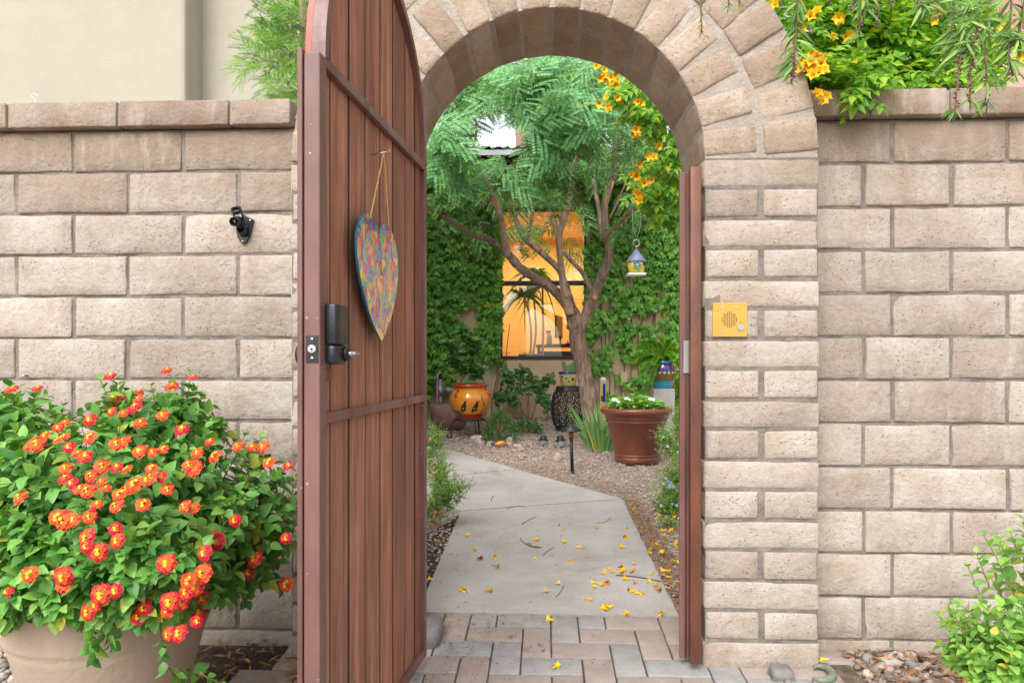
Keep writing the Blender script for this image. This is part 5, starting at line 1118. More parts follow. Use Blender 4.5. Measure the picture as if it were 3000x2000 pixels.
def pl(x, y):
    lim = 1060 + 60 * noise.noise(Vector((x / 30, 0, 0))) + (50 if x < 1330 else 0)
    k = cl((lim - y) / 30 + .5); k *= cl(.85 + 1.6 * nzz(x, y) ) if y > 560 else 1
    if 1250 < x < 1330 and y < 1170: k = max(k, .8 * cl((1170 - y) / 30))
    if x > 1440: k *= cl((1480 - x) / 22) * (1 if y < 930 or y > 960 else .4) + (.0)
    return k
def pr(x, y):
    k = cl(.95 + 1.6 * nzz(x + 500, y)); 
    if y > 880: k *= cl(.65 + 2.5 * nzz(x + 900, y, 45)) * (1 if x > 1850 or y < 1000 else .6)
    if x < 1745: k *= .8
    if y > 1120: k *= .5 if x < 1880 else .9
    return k
creeper('dense dark green creeper covering the house wall left of the window', 1215, 1482, 430, 1175, 3400, pl, [[(x, 1225 - (i % 3) * 6), (x + rnd.uniform(-12, 12), 1160), (x + rnd.uniform(-20, 20), 1090), (x + rnd.uniform(-25, 25), 950)] for i, x in enumerate((1345, 1368, 1402, 1420, 1438, 1462, 1470, 1280, 1300))], 280)
creeper('patchy creeper with bare stems on the house wall right of the window', 1712, 2040, 520, 1200, 3200, pr, [[(x, 1200 + rnd.uniform(-20, 20)), (x + rnd.uniform(-14, 14), 1120), (x + rnd.uniform(-20, 20), 1020), (x + rnd.uniform(-25, 25), 880), (x + rnd.uniform(-30, 30), 700)] for x in (1752, 1768, 1783, 1800, 1822, 1850, 1872, 1890, 1915, 1940, 1965, 1985)], 280)

# low wall shrub under the window, with thin stems
WS = thing('wall_shrub', 'thin loose shrub climbing the bare wall just below the window', 'shrub', G(1545, 1240)); Ms = []; yy = YH - .35
for L in (((1530, 1225), (1520, 1170), (1495, 1110), (1470, 1085)), ((1545, 1225), (1550, 1160), (1560, 1110), (1530, 1080)), ((1560, 1225), (1575, 1150), (1600, 1115), (1615, 1108)), ((1530, 1225), (1505, 1175), (1475, 1160), (1455, 1170)), ((1550, 1225), (1540, 1150), (1520, 1100), (1480, 1120)), ((1555, 1225), (1580, 1160), (1590, 1130), (1560, 1125)), ((1545, 1220), (1520, 1195), (1490, 1160), (1470, 1150)), ((1600, 1240), (1604, 1200), (1596, 1170), (1585, 1165))):
    pts = smoothline([U(a, b, yy) for a, b in L], [1] * 4, 5)[0]; V_, F_ = tube(pts, .004, 5); obj('stem', V_, F_, M['twig'], WS)
    for p in pts[6:]:
        for q in range(6): Ms.append(TRS(p + rv(.028), Vector((rnd.gauss(0, 1), -.5, rnd.gauss(-.3, .7))), (0, -1, .6), rnd.uniform(.045, .075)))
leaves(WS, 'leaf', OVATE, Ms, M['leaf_dark'], 90)
def bushy(name, label, cat, px, py, lobes, N, T, mat, size, n_ind, fl=None, fs=.012, nf=0, L0=.12, nodes=6, spread=.55):
    g = G(px, py); s = ppm(g.y); t = thing(name, label, cat, g); Ms = []; stm = MB(); tips = []
    for (cx, cy, rx, rz, dy, w) in lobes:
        for k in range(int(N * w)):
            c = U(cx, cy, g.y + dy); u_ = rnd.uniform(-1, 1); a = rnd.uniform(0, 6.3); q = math.sqrt(1 - u_ * u_); rr = rnd.uniform(.35, 1.0); e = c + Vector((q * math.cos(a) * rx / s * rr, q * math.sin(a) * rx / s * rr * .8, u_ * rz / s * rr))
            out = Vector((q * math.cos(a) * .7, q * math.sin(a) * .7 - .2, spread + u_ * .5)) + rv(.3); L = L0 * rnd.uniform(.6, 1.3); e.z = max(e.z, gz(e.y) + .02)
            tip, td = sprig(e - out.normalized() * L * .6, out, L, nodes, size, Ms, stm, .2, 52, .0011, .1); tips.append(tip)
    Ms = [m for m in Ms if m.translation.z > gz(m.translation.y) + .01]; stm.obj('twigs', M['stem'], t, kind='stuff'); leaves(t, 'leaf', T, Ms, mat, n_ind)
    tips.sort(key=lambda p: p.y)
    for p in tips[:nf * 3:3]: inst('flower', fl, TRS(p + Vector((0, -.01, 0)), Vector((1, 0, .2)), (rnd.gauss(0, .3), -1, .6), fs * rnd.uniform(.8, 1.2)), t)
    return t
NARROW = quadstrip([(0, .1), (.45, 1), (1, .03)], .2, .4, .15)
def mound(name, label, cat, px, py, wpx, hpx, N, T, mat, size, depth=.25, n_ind=0, up=.6, fl=None, fs=.02, nf=0, base=None):
    g = G(px, py); s = ppm(g.y); t = thing(name, label, cat, g); Ms = []; w, h = wpx / s, hpx / s
    for k in range(N):
        a = rnd.uniform(0, 6.3); z = rnd.random(); q = math.sqrt(max(0, 1 - z * z)) * rnd.uniform(.5, 1) * (1 + .25 * noise.noise(Vector((a, z * 3, px))))
        hh = h * (1 + .25 * noise.noise(Vector((math.cos(a) * 2, math.sin(a) * 2, px * .1)))); p = g + Vector((q * w * math.cos(a), q * depth * math.sin(a), max(.015, z * hh * rnd.uniform(.75, 1.05))))
        d = Vector((math.cos(a) * q, math.sin(a) * q - .3, up + rnd.gauss(0, .35))) + rv(.3); Ms.append(TRS(p, d, (rnd.gauss(0, .4), -.6, .8), size * rnd.uniform(.7, 1.2)))
    leaves(t, 'leaf', T, Ms, mat, n_ind); mb = MB()
    for k in range(26): a = rnd.uniform(0, 6.3); e = g + Vector((w * .7 * math.cos(a), depth * .7 * math.sin(a), h * rnd.uniform(.4, .9))); mb.tube([g, g.lerp(e, .5) + Vector((0, 0, h * .15)), e], .003, 4, cap=False)
    mb.obj('stems', M['stem'], t, kind='stuff')
    if fl is not None:
        for k in range(nf): a = rnd.uniform(3.0, 6.4); z = rnd.uniform(.2, .95); q = math.sqrt(1 - z * z); p = g + Vector((q * w * math.cos(a), q * depth * math.sin(a) - .02, z * h)); inst('flower', fl, TRS(p, Vector((1, 0, .2)), (rnd.gauss(0, .3), -1, .6), fs), t)
    return t
bl = mesh('flower', *star(5, 1, .5), M['petal_b']); pk = mesh('flower', *star(5, 1, .6), M['petal_p']); wh = mesh('flower', *star(5, 1, .75), M['petal_w'])
mound('low_shrub', 'small dark leaved mound between the yellow pot stand and the wall shrub', 'shrub', 1462, 1294, 52, 92, 1300, diamond(.3), M['leaf_dark'], .024, .22)
mound('low_shrub', 'sparse dark ground shrub beneath the window, left of the black stool', 'shrub', 1545, 1268, 50, 40, 350, OVATE, M['leaf_dark'], .03, .2)
bushy('sage_bush', 'light green sage bush with tiny pink flowers beside the open gate', 'bush', 1285, 1545, [(1275, 1480, 50, 60, 0, 1), (1310, 1440, 55, 50, .05, .8), (1335, 1420, 50, 24, 0, .35), (1290, 1400, 40, 50, .1, .5)], 85, NARROW, M['leaf_sage'], .026, 120, pk, .011, 9)
bushy('sage_bush', 'taller light green sage bush behind, further along the path edge', 'bush', 1262, 1440, [(1262, 1330, 40, 80, 0, 1), (1280, 1270, 24, 45, 0, .4), (1290, 1360, 30, 60, 0, .5)], 90, NARROW, M['leaf_sage'], .026, 60, pk, .012, 9)
bushy('plumbago_bush', 'green bush with a few pale blue flowers at the right edge of the path', 'bush', 1985, 1505, [(1975, 1450, 62, 55, 0, 1), (1950, 1480, 50, 24, 0, .3), (1985, 1390, 50, 50, .1, .7)], 110, NARROW, M['leaf_shrub'], .030, 120, bl, .012, 14)
bushy('plumbago_bush', 'green bush with pale blue flowers behind the first one, beside the brown planter', 'bush', 1988, 1400, [(1975, 1300, 44, 60, 0, 1), (1940, 1270, 28, 20, 0, .2), (1990, 1230, 40, 60, .1, .7)], 85, NARROW, M['leaf_shrub'], .032, 40, bl, .013, 6)
bushy('leafy_bush', 'light green bush rising behind the brown planter', 'bush', 1955, 1290, [(1960, 1180, 44, 48, .1, 1), (1900, 1170, 40, 24, 0, .5), (1985, 1130, 24, 50, 0, .4), (1930, 1150, 40, 20, 0, .3)], 60, OVATE, M['leaf_shrub'], .05, 60, L0=.2, nodes=5)
mound('low_weed', 'sprig of small weeds in the gravel between path and post', 'weed', 1960, 1545, 36, 26, 130, diamond(.25), M['leaf_sage'], .02, .1)

# ------------------------------------------------------------------ trumpet vine inside the arch, right
TV_ = thing('trumpet_vine', 'trumpet vine with yellow flowers hanging down the right side inside the arch', 'vine', (U(2080, 300, 4.0).x, 4.0, gz(4.0))); Ms = []
V_, F_ = tube([TV_.location, TV_.location + Vector((.05, 0, 1.2)), U(2060, 300, 4.0), U(1960, 180, 3.9), U(1850, 150, 3.9)], [.03, .025, .02, .012, .006], 8); obj('stem', V_, F_, M['bark_smooth'], TV_)
for L in (((1990, 150), (1900, 250), (1840, 320), (1810, 350)), ((2010, 260), (1930, 330), (1890, 400), (1870, 395)), ((2030, 380), (1960, 440), (1930, 500), (1880, 560)), ((2020, 470), (1950, 500), (1900, 560), (1880, 605)), ((2030, 550), (1960, 560), (1930, 590), (1905, 620))):
    P = smoothline([U(a, b, 3.8) for a, b in L], [1] * 4, 5)[0]; V_, F_ = tube(P, .004, 5); obj('branch', V_, F_, M['stem'], TV_)
for (px, py, rx, ry_, n) in ((1840, 260, 50, 60, 60), (1900, 290, 60, 60, 70), (1950, 350, 60, 60, 70), (1990, 430, 50, 70, 70), (1940, 500, 70, 50, 60), (1930, 560, 60, 40, 50), (1980, 580, 50, 50, 50), (1860, 300, 30, 50, 24), (1910, 610, 40, 20, 14), (1985, 250, 60, 60, 40)):
    for k in range(int(n * .62)): a = rnd.uniform(0, 6.3); q = math.sqrt(rnd.random()); p = U(px + q * rx * math.cos(a), py + q * ry_ * math.sin(a), 3.8 + rnd.uniform(-.15, .25)); Ms.append(TRS(p, Vector((rnd.gauss(0, .8), -.4, rnd.gauss(-.5, .5))), (0, -.8, .8), rnd.uniform(.09, .13)))
leaves(TV_, 'leaf', PINN, Ms, M['leaf_tec'], 160)
flowers(TV_, [(1755, 190, 2), (1768, 222, 3), (1772, 238, 2), (1798, 228, 3), (1812, 240, 3), (1790, 252, 1), (1785, 280, 1), (1805, 282, 2), (1762, 300, 1), (1757, 315, 1), (1785, 315, 2), (1875, 300, 2), (1855, 385, 3), (1862, 392, 2), (1927, 420, 2), (1905, 452, 4), (1858, 515, 4), (1900, 525, 3), (1870, 558, 2), (1880, 585, 3), (1870, 490, 1)], 3.60, .036, spread=10, name='trumpet_flower')

# ------------------------------------------------------------------ pots, stands and plants in the courtyard
def at(c, V): return [(c[0] + x, c[1] + y, c[2] + z) for x, y, z in V]
def lobj(name, prof, c, mat, parent, n=40, mi=None): V_, F_ = lathe(prof, n); return obj(name, at(c, V_), F_, mat, parent, mi)
# mauve bowl
g = G(1313, 1262); g.y += .15; g.z = gz(g.y); t = thing('clay_bowl', 'wide mauve clay bowl on the ground behind the yellow pot', 'bowl', g)
lobj('bowl', [(0, 0), (.12, 0), (.165, .03), (.205, .10), (.22, .19), (.215, .25), (.205, .265), (.195, .26), (.20, .2), (0, .19)], g, M['mauve'], t)
# wrought iron stand and yellow pot
g = G(1377, 1281); t = thing('plant_stand', 'low curly black iron stand under the yellow pot', 'plant stand', g); ps = t
s = ppm(g.y); zr = EYE - (1229 - HOR) / s; hr = zr - g.z
P = [g + Vector((.155 * math.cos(a), .155 * math.sin(a), hr)) for a in [i * math.pi / 16 for i in range(33)]]; V_, F_ = tube(P, .008, 8); obj('ring', V_, F_, M['iron'], t)
for a in (3.6, 5.1, 6.0, 1.2):
    d = Vector((math.cos(a), math.sin(a), 0)); P = smoothline([g + d * .15 + Vector((0, 0, hr)), g + d * .19 + Vector((0, 0, hr * .85)), g + d * .205 + Vector((0, 0, hr * .4)), g + d * .20 + Vector((0, 0, .015)), g + d * .235 + Vector((0, 0, .01)), g + d * .25 + Vector((0, 0, .03)), g + d * .235 + Vector((0, 0, .04))], [1] * 7, 4)[0]; V_, F_ = tube(P, .008, 7); obj('leg', V_, F_, M['iron'], t)
pc = g + Vector((0, 0, hr + .008)); YPOT = thing('painted_pot', 'glossy yellow pot with red rim, painted quails and cactus, on the iron stand', 'plant pot', pc)
prof = [(0, 0), (.118, 0), (.135, .03), (.16, .06), (.195, .12), (.213, .19), (.208, .235), (.18, .285), (.155, .31), (.152, .325)]
V_, F_ = lathe(prof, 48); mi = [0 if i < 48 * 3 else 1 for i in range(len(F_))]; obj('pot', at(pc, V_), F_, [M['glaze_r'], M['glaze_y']], YPOT, mi)
lobj('rim', [(.150, .322), (.182, .330), (.190, .342), (.186, .355), (.165, .358), (.155, .345), (0, .335)], pc, M['glaze_r'], YPOT, 48)
def on_pot(uv, c, prof, lift=.003):     # (angle deg from the viewer, height) -> surface point
    a = R(-90 + uv[0]); z = uv[1]; r = np.interp(z, [p[1] for p in prof], [p[0] for p in prof]) + lift; return Vector((c[0] + r * math.cos(a), c[1] + r * math.sin(a), c[2] + z))
def motif(name, pts, mat, c, prof, parent, lift=.003):  # flat painted shape as a thin fan hugging the glaze
    m = (sum(p[0] for p in pts) / len(pts), sum(p[1] for p in pts) / len(pts)); V_ = [on_pot(m, c, prof, lift)] + [on_pot(p, c, prof, lift) for p in pts]; n = len(pts); return obj(name, V_, [(0, 1 + i, 1 + (i + 1) % n) for i in range(n)], mat, parent, smooth=False)
for a0 in (-12, 22):
    motif('painted_quail', [(a0 - 10, .075), (a0 - 4, .085), (a0 + 6, .10), (a0 + 8, .15), (a0 + 5, .175), (a0 + 9, .19), (a0 + 3, .195), (a0 - 1, .165), (a0 - 9, .13), (a0 - 12, .10)], M['glaze_k'], pc, prof, YPOT)
for (a0, z0, z1, w) in ((-50, .06, .17, 4), (-43, .06, .21, 4), (-36, .06, .17, 4), (-30, .06, .14, 3), (-57, .07, .13, 3)): motif('painted_agave', [(a0 - w, z0), (a0 + w, z0), (a0 + w * .2 + (a0 + 43) * .3, z1)], M['glaze_g'], pc, prof, YPOT)
for pts in ([(44, .06), (50, .06), (54, .15), (52, .25), (48, .26), (47, .15)], [(38, .21), (41, .20), (47, .16), (48, .18), (42, .22), (41, .25), (38, .25)]): motif('painted_cactus', pts, M['glaze_g'], pc, prof, YPOT, .0035)
for a0 in (-38, 70):
    a = R(-90 + a0); c = pc + Vector((.19 * math.cos(a), .19 * math.sin(a), .27)); d = Vector((-math.sin(a), math.cos(a), 0)) * .3 + Vector((math.cos(a), math.sin(a), 0)); P = smoothline([pc + Vector((.165 * math.cos(a), .165 * math.sin(a), .29)), c + d * .02, c + d * .02 + Vector((0, 0, -.03)), pc + Vector((.205 * math.cos(a), .205 * math.sin(a), .225))], [1] * 4, 4)[0]; V_, F_ = tube(P, .013, 8); obj('handle', V_, F_, M['glaze_r'], YPOT)
# succulent in it
EU = thing('succulent', 'tall upright succulent with ribbed green stems growing in the yellow pot', 'succulent', pc + Vector((0, 0, .335))); Ms = []
for L, r in ((((1374, 1126), (1374, 1060), (1368, 1000), (1352, 965)), .022), (((1368, 1126), (1350, 1075), (1330, 1030), (1312, 1005)), .014), (((1380, 1126), (1388, 1080), (1392, 1030), (1396, 1000)), .013), (((1366, 1126), (1352, 1090), (1328, 1062), (1316, 1055)), .012), (((1382, 1126), (1396, 1100), (1404, 1085), (1400, 1110)), .010)):
    P, rr = smoothline([U(a, b, pc.y) for a, b in L], [r, r, r * .8, r * .5], 6); V_, F_ = tube(P, rr, 8, True, .1); obj('stem', V_, F_, M['euph'], EU)
    for i, p in enumerate(P[4:]):
        for q in range(8 if r > .02 else 6): a = rnd.uniform(0, 6.3); Ms.append(TRS(p, Vector((math.cos(a), math.sin(a), rnd.uniform(.0, .9))), (0, -.5, 1), rnd.uniform(.07, .11)))
leaves(EU, 'leaf', OVATE, Ms, M['euph'], 60)
# valve and pipes
yv = YH - .25; t = thing('water_pipe_valve', 'grey backflow valve with pipes against the wall at the far left', 'valve', U(1289, 1190, yv))
for (a, b, r, m, nm) in (((1289, 1235), (1289, 1110), .030, 'galv', 'pipe'), ((1289, 1143), (1336, 1143), .034, 'galv', 'pipe'), ((1305, 1143), (1318, 1143), .046, 'galv', 'union_nut'), ((1289, 1160), (1289, 1128), .048, 'galv', 'valve_body'), ((1289, 1112), (1289, 1092), .022, 'iron', 'spindle')):
    V_, F_ = tube([U(*a, yv), U(*b, yv)], r, 14); obj(nm, V_, F_, M[m], t)
P = smoothline([U(1281, 1190, yv - .08), U(1281, 1120, yv - .08), U(1283, 1098, yv - .08), U(1289, 1088, yv - .05)], [1] * 4, 4)[0]; V_, F_ = tube(P, .014, 10); obj('hose', V_, F_, M['pinkpipe'], t)
V_, F_ = tube([U(1280, 1089, yv), U(1298, 1086, yv)], .010, 8); obj('tap_handle', V_, F_, M['iron'], t)
# stool
g = G(1666, 1266); g.y += .12; g.z = gz(g.y); s = ppm(g.y); t = thing('garden_stool', 'black barrel-shaped metal garden stool with openwork scrolls beside the trunk', 'stool', g); hS = (EYE - (1130 - HOR) / s) - g.z
def br(z): q = z / hS; return .128 + .058 * math.sin(math.pi * min(max(q, 0), 1)) ** .9
lobj('seat', [(0, hS), (.12, hS), (.132, hS - .008), (.140, hS - .045), (.146, hS - .055), (.138, hS - .058), (.12, hS - .05), (0, hS - .02)], g, M['black'], t)
lobj('base', [(.12, .055), (.145, .05), (.14, .02), (.125, 0), (.11, 0), (.11, .05)], g, M['black'], t)
sc = MB()
def bp(a, z): return Vector((g.x + br(z) * math.cos(a), g.y + br(z) * math.sin(a), g.z + z))
for k in range(13):
    a = k * 2 * math.pi / 13
    for j in range(6):
        zc = .09 + (hS - .19) * j / 5; fl_ = 1 if (j + k) % 2 else -1; P = []
        for i in range(16): th = i * .62; rr = .042 * (1 - i / 19); P.append(bp(a + fl_ * rr * math.cos(th) / .17, zc + rr * math.sin(th)))
        sc.tube(P, .0052, 5, cap=False)
    sc.tube([bp(a + .24 + .05 * math.sin(z * 40), z) for z in [.05 + (hS - .11) * i / 12 for i in range(13)]], .0055, 5, cap=False)
sc.obj('scrollwork', M['black'], t, smooth=True)
# small talavera pot on the stool
pc2 = g + Vector((0, 0, hS)); TP = thing('painted_pot', 'small lemon and red hand-painted pot on the black stool', 'plant pot', pc2)
prof2 = [(0, 0), (.075, 0), (.080, .01), (.098, .135)]; lobj('pot', prof2, pc2, M['glaze_w'], TP); lobj('rim', [(.096, .132), (.106, .135), (.107, .155), (.098, .157), (.092, .14), (0, .135)], pc2, M['glaze_b'], TP)
for i, (a0, z0, m) in enumerate(((-60, .05, 'glaze_g'), (-30, .04, 'glaze_lemon'), (0, .05, 'glaze_g'), (30, .075, 'glaze_r'), (12, .095, 'glaze_lemon'), (-45, .10, 'glaze_b'), (55, .05, 'glaze_g'), (-15, .085, 'glaze_g'), (40, .03, 'glaze_lemon'))):
    rr_ = 15 if m == 'glaze_r' else 9; motif('painted_flower', [(a0 + rr_ * math.cos(q) * (1 if k % 2 else .6), z0 + rr_ * .0017 * math.sin(q) * (1 if k % 2 else .6)) for k, q in enumerate([i_ * math.pi / 5 for i_ in range(10)])], M[m], pc2, prof2, TP)
t = thing('small_cactus', 'small paddle cactus in the lemon painted pot on the stool', 'cactus', pc2 + Vector((0, 0, .14)))
for (dx, h_, w_, ln) in ((-.03, .13, .022, -.2), (.03, .12, .03, .25), (.0, .09, .02, 0)):
    V_, F_ = rbox((w_, .012, h_ / 2), .011, 2, 1, 3); c = pc2 + Vector((dx, -.02, .14 + h_ / 2)); obj('pad', [(c.x + x + (z + h_ / 2) * ln, c.y + y, c.z + z) for x, y, z in V_], F_, M['euph'], t)
V_, F_ = rbox((.03, .02, .012), .011, 2, 2, 2); obj('pink_stone', at(pc2 + Vector((-.045, -.04, .155)), V_), F_, M['petal_p'], t)
# path light
g = G(1677, 1386); s = ppm(g.y); t = thing('path_light', 'dark metal mushroom-hat path light stuck in the gravel', 'garden light', g); hp_ = EYE - (1256 - HOR) / s - g.z
V_, F_ = tube([g, g + Vector((-.010, 0, hp_ - .055))], .0135, 12); obj('stake', V_, F_, M['iron'], t); V_, F_ = tube([g + Vector((-.010, 0, hp_ - .06)), g + Vector((-.011, 0, hp_ - .01))], .020, 14); obj('collar', V_, F_, M['copper'], t)
lobj('hat', [(.0, .045), (.016, .043), (.02, .03), (.085, -.008), (.086, -.013), (.018, .0), (0, 0)], g + Vector((-.012, 0, hp_)), M['iron'], t, 28)
# brown planter
g = G(1872, 1363); g.y += .17; g.z = gz(g.y); t = thing('terracotta_planter', 'large glossy brown terracotta planter with ringed rim, holding white flowers', 'plant pot', g)
K = .96; pr3 = [(0, 0), (.172, 0), (.178, .012), (.184, .02), (.186, .045), (.181, .05), (.186, .056), (.188, .066), (.183, .071), (.186, .078), (.247, .335), (.255, .34), (.258, .348), (.252, .356), (.256, .362), (.264, .368), (.262, .378), (.268, .39), (.275, .40), (.29, .408), (.300, .425), (.300, .445), (.290, .458), (.272, .458), (.262, .44), (.255, .37), (0, .36)]
lobj('pot', pr3, g, M['terra'], t, 64); lobj('soil', [(.255, .40), (0, .405)], g, M['dirt'], t, 32)
W_ = thing('white_vinca', 'white vinca flowers and leaves in the brown planter', 'flowers', g + Vector((0, 0, .405))); Ms = []
for k in range(560): a = rnd.uniform(0, 6.3); q = math.sqrt(rnd.random()) * .2; Ms.append(TRS(g + Vector((q * math.cos(a), q * math.sin(a), .41 + rnd.random() * .13 * (1 - q * 2.5) + .02)), Vector((math.cos(a), math.sin(a), rnd.uniform(-.1, 1))), (0, -.4, 1), rnd.uniform(.04, .07)))
leaves(W_, 'leaf', OVATE, Ms, M['leaf_dark'] if 0 else M['leaf_sage'], 60)
for (px, py) in ((1805, 1172), (1812, 1176), (1798, 1170), (1835, 1168), (1842, 1171), (1858, 1190), (1872, 1186), (1905, 1168), (1914, 1170)): inst('flower', wh, TRS(U(px, py, g.y - .12), (1, 0, .1), (rnd.gauss(0, .3), -1, .8), .020), W_)
# iris
g = G(1760, 1318); t = thing('iris_clump', 'clump of upright sword-like iris leaves left of the brown planter', 'plant', g); bs_ = [0]
for k in range(84):
    a = rnd.uniform(0, 6.3); q = rnd.random() ** .6; b0 = g + Vector((.12 * q * math.cos(a), .07 * q * math.sin(a), 0)); L = rnd.uniform(.28, .52) * (1 if k > 12 else .7); ln = Vector((math.cos(a) * .45 * q, math.sin(a) * .3 * q, 1)).normalized(); fold_ = rnd.random() < .2; V_ = []
    side = Vector((rnd.uniform(.6, 1), rnd.uniform(-.5, .5), 0)).normalized() * rnd.uniform(.009, .014)
    for i in range(6): u_ = i / 5; c = b0 + ln * L * u_ + Vector((ln.x, ln.y, 0)) * L * (u_ ** 2) * (.5 if not fold_ else 1.2) - Vector((0, 0, L * (.5 if fold_ else .06) * u_ ** 3)); w_ = (1 - u_ ** 2.5) * (.8 + .4 * u_); V_ += [c - side * w_, c + side * w_]
    obj('leaf', V_, [(2 * i, 2 * i + 1, 2 * i + 3, 2 * i + 2) for i in range(5)], M['leaf_iris'], t)
# totem
g = G(1766, 1262); g2 = U(1767, 1115, g.y); t = thing('painted_post', 'short painted garden post in lemon and blue with a domed top', 'ornament', g); hh = g2.z - g.z
V_, F_ = rbox((.032, .03, hh / 2), .004, 1, 1, 1); obj('post', at(g + Vector((0, 0, hh / 2)), V_), F_, M['glaze_w'], t, smooth=False); MB().box(g + Vector((.012, -.0305, hh - .13)), (.014, .002, .10)).obj('painted_band', M['glaze_b'], t); MB().box(g + Vector((-.01, -.0305, hh - .19)), (.012, .002, .03)).obj('painted_band', M['glaze_r'], t)
lobj('cap', [(.038, 0), (.036, .02), (.02, .035), (0, .04)], g + Vector((0, 0, hh)), M['white'], t, 16)
# outlet box
c = U(1828, 1104, YH); t = thing('outlet_box', 'tan weatherproof outlet box with a conduit on the wall behind the planter', 'outlet box', c); MB().box((c.x, YH - .02, c.z), (.045, .022, .065), bev=.006).obj('box', M['stucco_tan'], t); V_, F_ = tube([(c.x - .01, YH - .02, c.z - .06), (c.x - .01, YH - .02, gh)], .014, 8); obj('conduit', V_, F_, M['stucco_tan'], t)
# big talavera pot with asparagus fern on a plinth
yq = 7.0; c = U(1941, 1137, yq); t = thing('pedestal', 'grey pedestal holding the blue and red painted pot', 'pedestal', (c.x, yq, gz(yq))); MB().box((c.x, yq, (c.z + gz(yq)) / 2), (.10, .10, (c.z - gz(yq)) / 2), bev=.006).obj('block', M['rock_grey'] if 0 else M['concrete'], t)
BP = thing('painted_pot', 'large turquoise and red hand-painted pot on the grey pedestal at the right', 'plant pot', c); pr4 = [(0, 0), (.075, 0), (.085, .01), (.09, .03), (.108, .07), (.120, .14), (.118, .19), (.105, .225), (.095, .235)]
V_, F_ = lathe(pr4, 40); zc = [pr4[i][1] for i in range(len(pr4) - 1) for _ in range(40)]; obj('pot', at(c, V_), F_, [M['glaze_t'], M['glaze_g'], M['glaze_b']], BP, [0 if z < .06 else (1 if z < .13 else 2) for z in zc]); lobj('rim', [(.094, .232), (.108, .238), (.11, .255), (.10, .258), (.09, .24), (0, .235)], c, M['glaze_t'], BP)
for k in range(9):
    a0 = -80 + k * 20
    if k % 2: motif('painted_petal', [(a0 - 9, .13), (a0 - 5, .10), (a0, .045), (a0 + 5, .10), (a0 + 9, .13), (a0, .115)], M['glaze_r'], c, pr4, BP)
    motif('painted_leaf', [(a0 - 8, .145), (a0, .135), (a0 + 8, .15), (a0, .165)], M['glaze_lemon'], c, pr4, BP, .0035); motif('painted_flower', [(a0 - 6, .20), (a0, .185), (a0 + 6, .20), (a0, .218)], M['glaze_r'] if k % 2 else M['petal_o'], c, pr4, BP)
AF = thing('asparagus_fern', 'fluffy bright green asparagus fern spilling from the turquoise painted pot', 'fern', c + Vector((0, 0, .24))); Ms = []
ndl = join([placed(diamond(.10), TRS((0, 0, 0), Vector((math.cos(a), math.sin(a) * .4 + .5, .2)), (0, 0, 1), 1)) for a in (0, 1, 2.1, 3.14)])
for (x, y, dy) in ((1850, 1055, -.15), (1870, 1015, -.1), (1900, 1000, -.05), (1880, 1090, -.2), (1905, 1120, -.2), (1925, 1010, 0), (1960, 1000, 0), (1985, 1030, -.1), (1990, 1070, -.1), (1855, 1075, -.1), (1915, 1060, -.25), (1975, 1050, -.2), (1895, 1035, -.15), (1940, 985, .1)):
    a = AF.location; b = U(x, y, yq + dy * 1.4); mid = (a + b) / 2 + Vector((0, 0, .07)); P = smoothline([a, mid, b], [1] * 3, 9)[0]; V_, F_ = tube(P, .002, 4); obj('frond_stem', V_, F_, M['stem'], AF)
    for i, p in enumerate(P[3:]):
        tt = (P[min(i + 4, len(P) - 1)] - P[i + 2]).normalized()
        for q in range(22): v = rv(1); v = (v - tt * v.dot(tt)).normalized(); Ms.append(TRS(p + v * rnd.uniform(.0, .022) + tt * rnd.uniform(0, .02), v + tt * .8, (0, -.5, 1), rnd.uniform(.014, .022)))
leaves(AF, 'needles', ndl, Ms, M['leaf_asp'], 0)
# birdhouse
yd = 6.0; s = ppm(yd); c = U(1864, 802, yd); t = thing('birdhouse', 'hanging yellow birdhouse with cone roof and blue flower', 'birdhouse', c)
V_, F_ = rbox((.073, .06, .008), .002, 1, 1, 1); obj('base', at(c + Vector((0, 0, -.006)), V_), F_, M['white'], t, smooth=False)
lobj('body', [(0, .0), (.052, 0), (.064, .025), (.070, .06), (.070, .09), (.066, .108), (0, .11)], c, M['glaze_lemon'], t, 28)
lobj('roof', [(.0, .205), (.006, .20), (.085, .098), (.083, .094), (0, .10)], c, M['blueroof'], t, 28)
V_, F_ = star(5, .040, .75); V_ = [(c.x - .002 + v[0], c.y - .074 - v[2] * .05, c.z + .062 + v[1]) for v in V_]; o_ = obj('blue_flower', V_ + [(x, y + .006, z) for x, y, z in V_], F_ + [tuple(i + len(V_) for i in f[::-1]) for f in F_], M['glaze_t'], t, smooth=False); V_, F_ = tube([(c.x - .002, c.y - .080, c.z + .062), (c.x - .002, c.y - .070, c.z + .062)], .010, 12); obj('flower_centre', V_, F_, M['glaze_lemon'], t)
V_, F_ = tube([(c.x + .06, c.y - .045, c.z + .075), (c.x + .045, c.y - .03, c.z + .075)], .016, 12); obj('entrance_hole', V_, F_, M['glaze_k'], t); V_, F_ = rbox((.012, .012, .012), .0115, 2, 2, 2); obj('finial', at(c + Vector((0, 0, .212)), V_), F_, M['copper'], t)
rc = c + Vector((0, 0, .25)); P = [rc + Vector((.026 * math.cos(a), 0, .026 * math.sin(a))) for a in [i * math.pi / 12 for i in range(25)]]; V_, F_ = tube(P, .0025, 6); obj('ring', V_, F_, M['silver'], t)
for e in ((1853, 610), (1878, 618)): P = smoothline([rc + Vector((0, 0, .026)), rc.lerp(U(*e, yd), .5) + Vector((.012 if e[0] > 1860 else -.012, 0, 0)), U(*e, yd)], [1] * 3, 5)[0]; V_, F_ = tube(P, .0014, 5); obj('hanging_wire', V_, F_, M['silver'], t)

